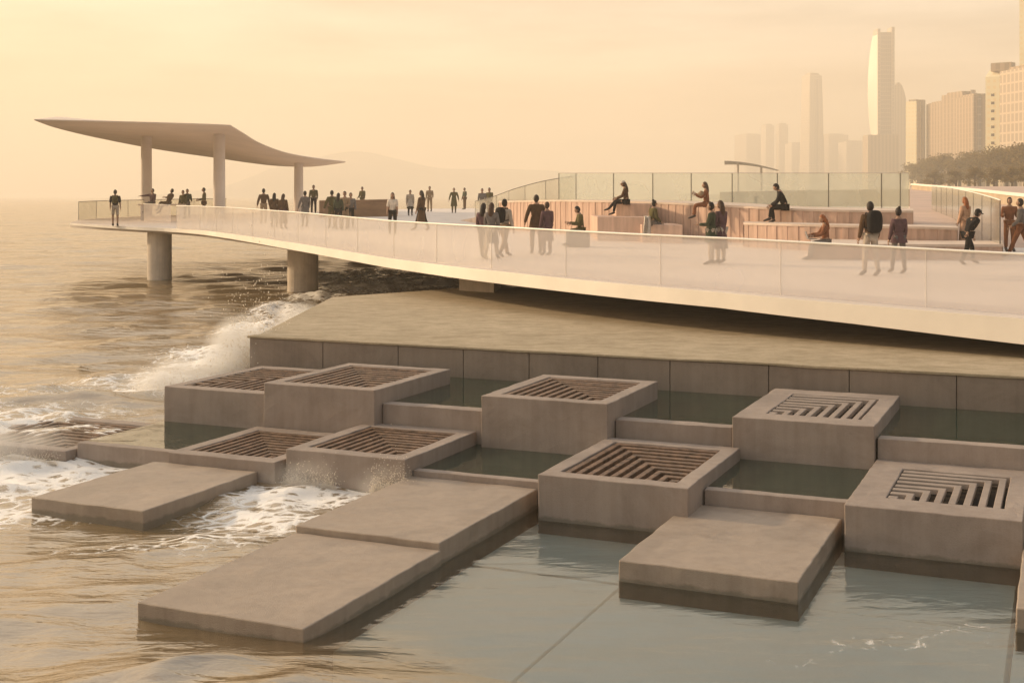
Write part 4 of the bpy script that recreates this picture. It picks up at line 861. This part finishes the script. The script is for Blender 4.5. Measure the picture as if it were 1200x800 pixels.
person('distant person in a pale cape crouching near the back of the deck', foot(480.5, d=82), R(190), 1.72, lean=12, hipL=35, hipR=35, kneeL=50, kneeR=50, top='pale', legs='black', coat=.45)
person('woman in a long brown coat with long dark hair striding left', foot(494, d=59), R(60), 1.86, top='brown', legs='black', style='long', hair='dark', fem=True, coat=.6, hipL=18, hipR=-14, kneeR=12)
person('distant person in tan behind the woman in the long brown coat', foot(503.5, d=96), R(180), 1.88, top='tan', legs='tan', elL=50)
person('distant person in a wide olive coat', foot(532, 249.5), R(180), 1.74, top='olive', legs='olive', coat=.5, abL=20, abR=20)
person('slim distant person in dark olive carrying a bag, far back by the ramp', foot(544.5, d=107), R(120), 1.80, top='green', legs='brown', elL=60, abL=25)
person('distant person in grey by the foot of the ramp, left of a close pair', foot(565, d=80), R(180), 1.72, top='grey', legs='grey', elL=35)
person('distant person in olive by the foot of the ramp, right of a close pair', foot(573.5, d=81), R(150), 1.76, top='olive', legs='grey', elR=50, coat=.3)
person('long haired woman in plum walking left of her grey companion', foot(566.5, 303), R(-20), 1.64, top='plum', legs='grey', style='long', fem=True, hipL=14, hipR=-12, kneeR=14)
person('hooded woman in a grey shawl walking between two companions', foot(576, 303.5), R(-15), 1.66, top='grey', legs='pale', style='long', hair='brown', fem=True, coat=.45, hipL=-12, hipR=16, kneeL=14)
o, J, T = person('man in a light shirt with a black backpack striding behind two women', foot(591, 300.5), R(-35), 1.78, top='pale', legs='tan', hipL=24, hipR=-20, kneeR=12, kneeL=4); backpack(o, J, T, 'black', 'black backpack on the striding man in a light shirt')
person('tall man in a brown jacket with hands on his hips, seen from behind', foot(628.5, 297), R(5), 1.82, top='brown', legs='brown', abL=20, elL=40, shL=-12, abR=15, elR=30, splay=5, coat=.25)
person('shorter woman in a plum coat beside the man in a brown jacket', foot(641, 299), R(30), 1.62, top='plum', legs='plum', hair='brown', fem=True, coat=.5, tilt=-6)
q = MB(); p = foot(679, d=43.5); q.prism([(p.x - .42, p.y - .3), (p.x + .34, p.y - .3), (p.x + .34, p.y + .3), (p.x - .42, p.y + .3)], p.z, p.z + .52); tag(q.build('box_stool', M['cloth_grey'], bevel=.03), 'grey box stool standing alone on the open deck floor', 'stool')
person('person in olive sitting on the grey box stool reading, facing left', sit_at(681, 43.5, zdeck(43.5)), R(95), 1.72, lean=8, seat=.52, hipL=85, hipR=82, kneeL=80, kneeR=90, shL=25, shR=28, elL=75, elR=78, tilt=15, top='olive', legs='olive')
# on the bleacher
def seated(x, yseat, d, label, face, legdrop=None, **kw):
    z = CZ - (yseat - HY) * d / F; p = XY(x, d); p.z = z; return person(label, p, face, seat=.0001, **kw)
seated(734, 238, 49.0, 'woman in a white cap with crossed legs sitting on the upper step, facing left', R(82), H=1.7, lean=8, hipL=85, hipR=95, kneeL=75, kneeR=55, shL=30, shR=34, elL=45, elR=45, tilt=8, top='brown', legs='black', hair='brown', style='long', fem=True, cap='white')
seated(765, 263, 46.3, 'person with a topknot in an olive jacket sitting on the low step', R(-70), H=1.72, lean=4, hipL=78, hipR=66, kneeL=62, kneeR=30, shL=20, elL=40, shR=10, elR=40, top='olive', legs='grey', style='bun', splay=9)
q = MB()
for i in range(14):
    pass
rows_ = []
for i in range(10):
    t_ = i / 9; rows_.append([P(755 + (7 + 4 * t_) * j / 8 - 3 * t_ + .7 * math.sin(j * 1.7 + t_ * 2), 254 + 24 * t_, 46.0 - .12 * math.sin(j * 1.3) - .1 * t_) for j in range(9)])
rows_ = [[p + Vector((.02, .5, .02)) for p in rows_[0]]] + rows_
q.grid(rows_); o = q.build('blanket', M['cloth_white'], smooth=True); tag(o, 'pale blanket hanging down beside the person with a topknot', 'blanket'); md = o.modifiers.new('solid', 'SOLIDIFY'); md.thickness = .02
seated(828, 241, 46.6, 'woman holding a bundle and sitting on the upper edge of the bleacher, facing left', R(80), H=1.7, lean=4, hipL=85, hipR=82, kneeL=82, kneeR=72, shL=38, shR=42, elL=80, elR=85, top='rust', legs='rust', style='long', hair='brown', fem=True)
q = MB(); c = P(822.5, 228, 46.5); q.ell(c, (.16, .12, .13), 12, 9, 0, None, lambda p: p * (1 + .12 * math.sin(5 * p.x + 3 * p.z))); tag(q.build('bundle', M['cloth_tan'], smooth=True), 'small tan bundle held in the arms of the woman on the upper edge', 'bundle')
seated(920, 244.5, 44.4, 'man in a black jacket hunched on the upper edge with feet on the next tier', R(78), H=1.85, lean=22, hipL=92, hipR=84, kneeL=82, kneeR=92, shL=40, shR=44, elL=35, elR=35, tilt=12, top='black', legs='black')
seated(968, 286, 36.9, 'woman with long red hair sitting on the lowest tier with a laptop, facing left', R(85), H=1.68, lean=6, hipL=86, hipR=84, kneeL=82, kneeR=76, shL=35, shR=38, elL=52, elR=55, tilt=10, top='rust', legs='grey', hair='red', style='long', fem=True)
lp_ = P(952, 280, 36.75); r = empty('laptop', lp_, R(-5)); tag(r, 'open grey laptop on the lap of the red haired woman', 'laptop')
q = MB(); q.box(-.12, .12, -.16, .16, -.01, .01); q.build('keyboard_base', M['plastic'], r, bevel=.003); q = MB(); q.add([(-.12, -.16, .01), (-.12, .16, .01), (-.19, .16, .22), (-.19, -.16, .22), (-.135, -.16, .01), (-.135, .16, .01), (-.205, .16, .22), (-.205, -.16, .22)], [(0, 1, 2, 3), (7, 6, 5, 4), (0, 4, 5, 1), (1, 5, 6, 2), (2, 6, 7, 3), (3, 7, 4, 0)]); q.build('screen', M['plastic'], r)
person('dark haired person in a green coat standing in front of the bleacher', foot(833.5, 310), R(70), 1.68, top='green', legs='pale', coat=.35, elL=75, shL=15, fem=True)
person('long haired woman in a long brown coat standing close behind the person in green', foot(844.5, 309), R(40), 1.72, top='plum', legs='pale', style='long', hair='brown', fem=True, coat=.55)
o, J, T = person('tall man with a large dark backpack seen from behind on the deck', foot(1020, 323), R(12), 1.76, top='brown', legs='pale', hipL=6, hipR=-8, kneeR=8); backpack(o, J, T, 'black', 'large dark backpack on the tall man by the near balustrade', 1.15)
person('woman with a hair bun and mauve top walking away near the balustrade', foot(1053, 320), R(8), 1.60, top='plum', legs='grey', style='bun', fem=True, hipL=10, hipR=-8, coat=.15)
person('blonde red woman in a peach dress standing behind the man in black', foot(1131, d=42.4), R(30), 1.70, top='peach', legs='peach', hair='red', style='long', fem=True, coat=.7)
person('man in black with a cap bending forward as he walks right', foot(1134, 309.5), R(-75), 1.62, lean=30, hipL=32, hipR=-14, kneeL=28, kneeR=12, shL=25, elL=40, shR=-30, elR=30, top='black', legs='black', cap='black', tilt=-8)
person('person in rust clothes with hands joined near the right edge', foot(1183, d=41), R(170), 1.72, top='rust', legs='rust', elL=95, elR=95, shL=12, shR=12)
person('person in grey top and brown trousers striding at the right edge', foot(1196, d=38.5), R(60), 1.80, top='grey', legs='rust', hipL=22, hipR=-20, kneeR=10, elL=40)
person('tiny distant child seen through the glass behind the bleacher', foot(886, d=118), R(180), 1.28, top='olive', legs='olive', shL=60, abL=40)

# ------------------------------------------------------------------ spray thrown up by the waves
def spray(name, base, n, spread, vmax, dirv, seed, size=(.008, .03), strands=30):
    rr = random.Random(seed); q = MB(); base = [Vector(b) for b in base]
    def src():
        t_ = rr.random() * (len(base) - 1); i = min(len(base) - 2, int(t_)); return base[i].lerp(base[i + 1], t_ - i)
    oct_ = [(1, 0, 0), (-1, 0, 0), (0, 1, 0), (0, -1, 0), (0, 0, 1), (0, 0, -1)]; of = [(0, 2, 4), (2, 1, 4), (1, 3, 4), (3, 0, 4), (2, 0, 5), (1, 2, 5), (3, 1, 5), (0, 3, 5)]
    for _ in range(n):
        p0 = src(); v0 = Vector((rr.gauss(0, spread), rr.gauss(0, spread), abs(rr.gauss(0, 1)) * vmax * .55)) + Vector(dirv) * rr.random(); tt = rr.random() ** 1.4 * max(.12, v0.z / 4.9) * .9
        p = p0 + v0 * tt - Vector((0, 0, 4.9 * tt * tt)); r_ = rr.uniform(*size) * rr.random() ** .7 + size[0] * .6 + .001
        if p.z < -.05: continue
        st = Vector((1, 1, rr.uniform(.8, 2)))
        q.add([p + Vector((a[0] * r_, a[1] * r_, a[2] * r_ * st.z)) for a in oct_], of)
    for _ in range(strands):
        p0 = src(); v0 = Vector((rr.gauss(0, spread), rr.gauss(0, spread), rr.uniform(.3, 1) * vmax)) + Vector(dirv) * rr.random(); T_ = rr.uniform(.15, .55) * v0.z / 4.9 * 1.4; pts = []
        for i in range(7): tt = T_ * i / 6; pts.append(p0 + v0 * tt - Vector((0, 0, 4.9 * tt * tt)))
        w = rr.uniform(.3, 1) * (.006 + size[1] * .6); q.tube(pts, [w * (1 - .11 * i) * rr.uniform(.7, 1.4) for i in range(7)], 5)
    tag(q.build(name, M['spray'], smooth=True), kind='stuff')
spray('wave_spray', [G(-15.45, 21.8, .1), G(-15.6, 22.6, .3), G(-16.6, 25, .1)], 30000, .42, 4.3, (-.5, -.1, .3), 1, (.004, .013), 30)
spray('wave_spray', [G(-16.4, 24.5, .1), G(-19.4, 31.6, .1), G(-18.6, 34, .1)], 16000, .5, 2.7, (-.3, 0, .2), 2, (.004, .013), 24)
spray('wave_spray', [G(-15.6, 21.7, .0), G(-16.6, 21.4, 0), G(-18, 22, 0)], 14000, .5, 2.2, (-.5, -.3, .2), 3, (.005, .022), 40)
spray('wave_spray', [G(-10.6, 15.92, .02), G(-9.7, 15.9, .02)], 7000, .2, 1.7, (.1, -.2, .2), 4, (.002, .006), 30)
spray('wave_spray', [G(-9.1, 15.9, .02), G(-8.5, 15.85, .02)], 9000, .2, 2.0, (.2, -.2, .2), 5, (.002, .006), 34)
spray('wave_spray', [G(-17.6, 15.7, .0), G(-14.7, 15.7, 0)], 14000, .35, 1.6, (-.1, -.3, .1), 6, (.001, .006), 24)
spray('wave_spray', [G(-14.8, 16.0, .0), G(-14.6, 18.3, 0)], 6000, .3, 1.3, (.2, -.2, .1), 7, (.001, .005), 12)
def mist(c, r, dens, seed):                               # a puff of fine spray hanging over the breaking wave
    q = MB(); q.ell((0, 0, 0), r, 24, 14); o = q.build('spray_mist', []); o.location = c; tag(o, kind='stuff')
    m, t, out = newmat('spray_mist'); tcn = N(t, 'ShaderNodeTexCoord'); mp = N(t, 'ShaderNodeMapping'); mp.inputs['Scale'].default_value = (1 / r[0], 1 / r[1], 1 / r[2]); t.links.new(tcn.outputs['Object'], mp.inputs[0])
    ln = N(t, 'ShaderNodeVectorMath', operation='LENGTH'); t.links.new(mp.outputs[0], ln.inputs[0])
    n = N(t, 'ShaderNodeTexNoise', noise_dimensions='4D'); setin(n, Scale=2.6, Detail=4, Roughness=.6); n.inputs['W'].default_value = seed; t.links.new(tcn.outputs['Object'], n.inputs['Vector'])
    fall = math_(t, 'SUBTRACT', 1.0, ln.outputs['Value'], clamp=True); d = math_(t, 'MULTIPLY', fall, math_(t, 'MULTIPLY', math_(t, 'SUBTRACT', n.outputs[0], .36, clamp=True), dens))
    v = N(t, 'ShaderNodeVolumePrincipled'); v.inputs['Color'].default_value = (1, 1, 1, 1); v.inputs['Anisotropy'].default_value = .3; t.links.new(d, v.inputs['Density']); t.links.new(v.outputs[0], out.inputs['Volume'])
    o.data.materials.clear(); o.data.materials.append(m)
mist(G(-15.95, 22.4, .6), (.9, 1.4, 1.25), 28, 1)
mist(G(-16.6, 21.7, .3), (1.6, 1.2, .7), 18, 2)
mist(G(-18.5, 28.6, .5), (.9, 3.2, 1.0), 12, 3)
mist(G(-16.1, 15.6, .2), (1.6, .7, .5), 14, 4)
mist(G(-10.1, 15.8, .12), (.75, .35, .35), 9, 5)
mist(G(-8.8, 15.75, .15), (.55, .35, .4), 10, 6)

# ------------------------------------------------------------------ the hazy air
if HAZE:
    q = MB(); q.box(-2600, 2600, -120, 3560, -9.5, 176); hz_ = q.build('haze', []); tag(hz_, kind='stuff')
    m, t, o = newmat('haze_air'); pv = N(t, 'ShaderNodeVolumePrincipled'); pv.inputs['Color'].default_value = (*HAZE_COL, 1); pv.inputs['Density'].default_value = HAZE; pv.inputs['Anisotropy'].default_value = HAZE_ANISO
    t.links.new(pv.outputs[0], o.inputs['Volume']); hz_.data.materials.clear(); hz_.data.materials.append(m)
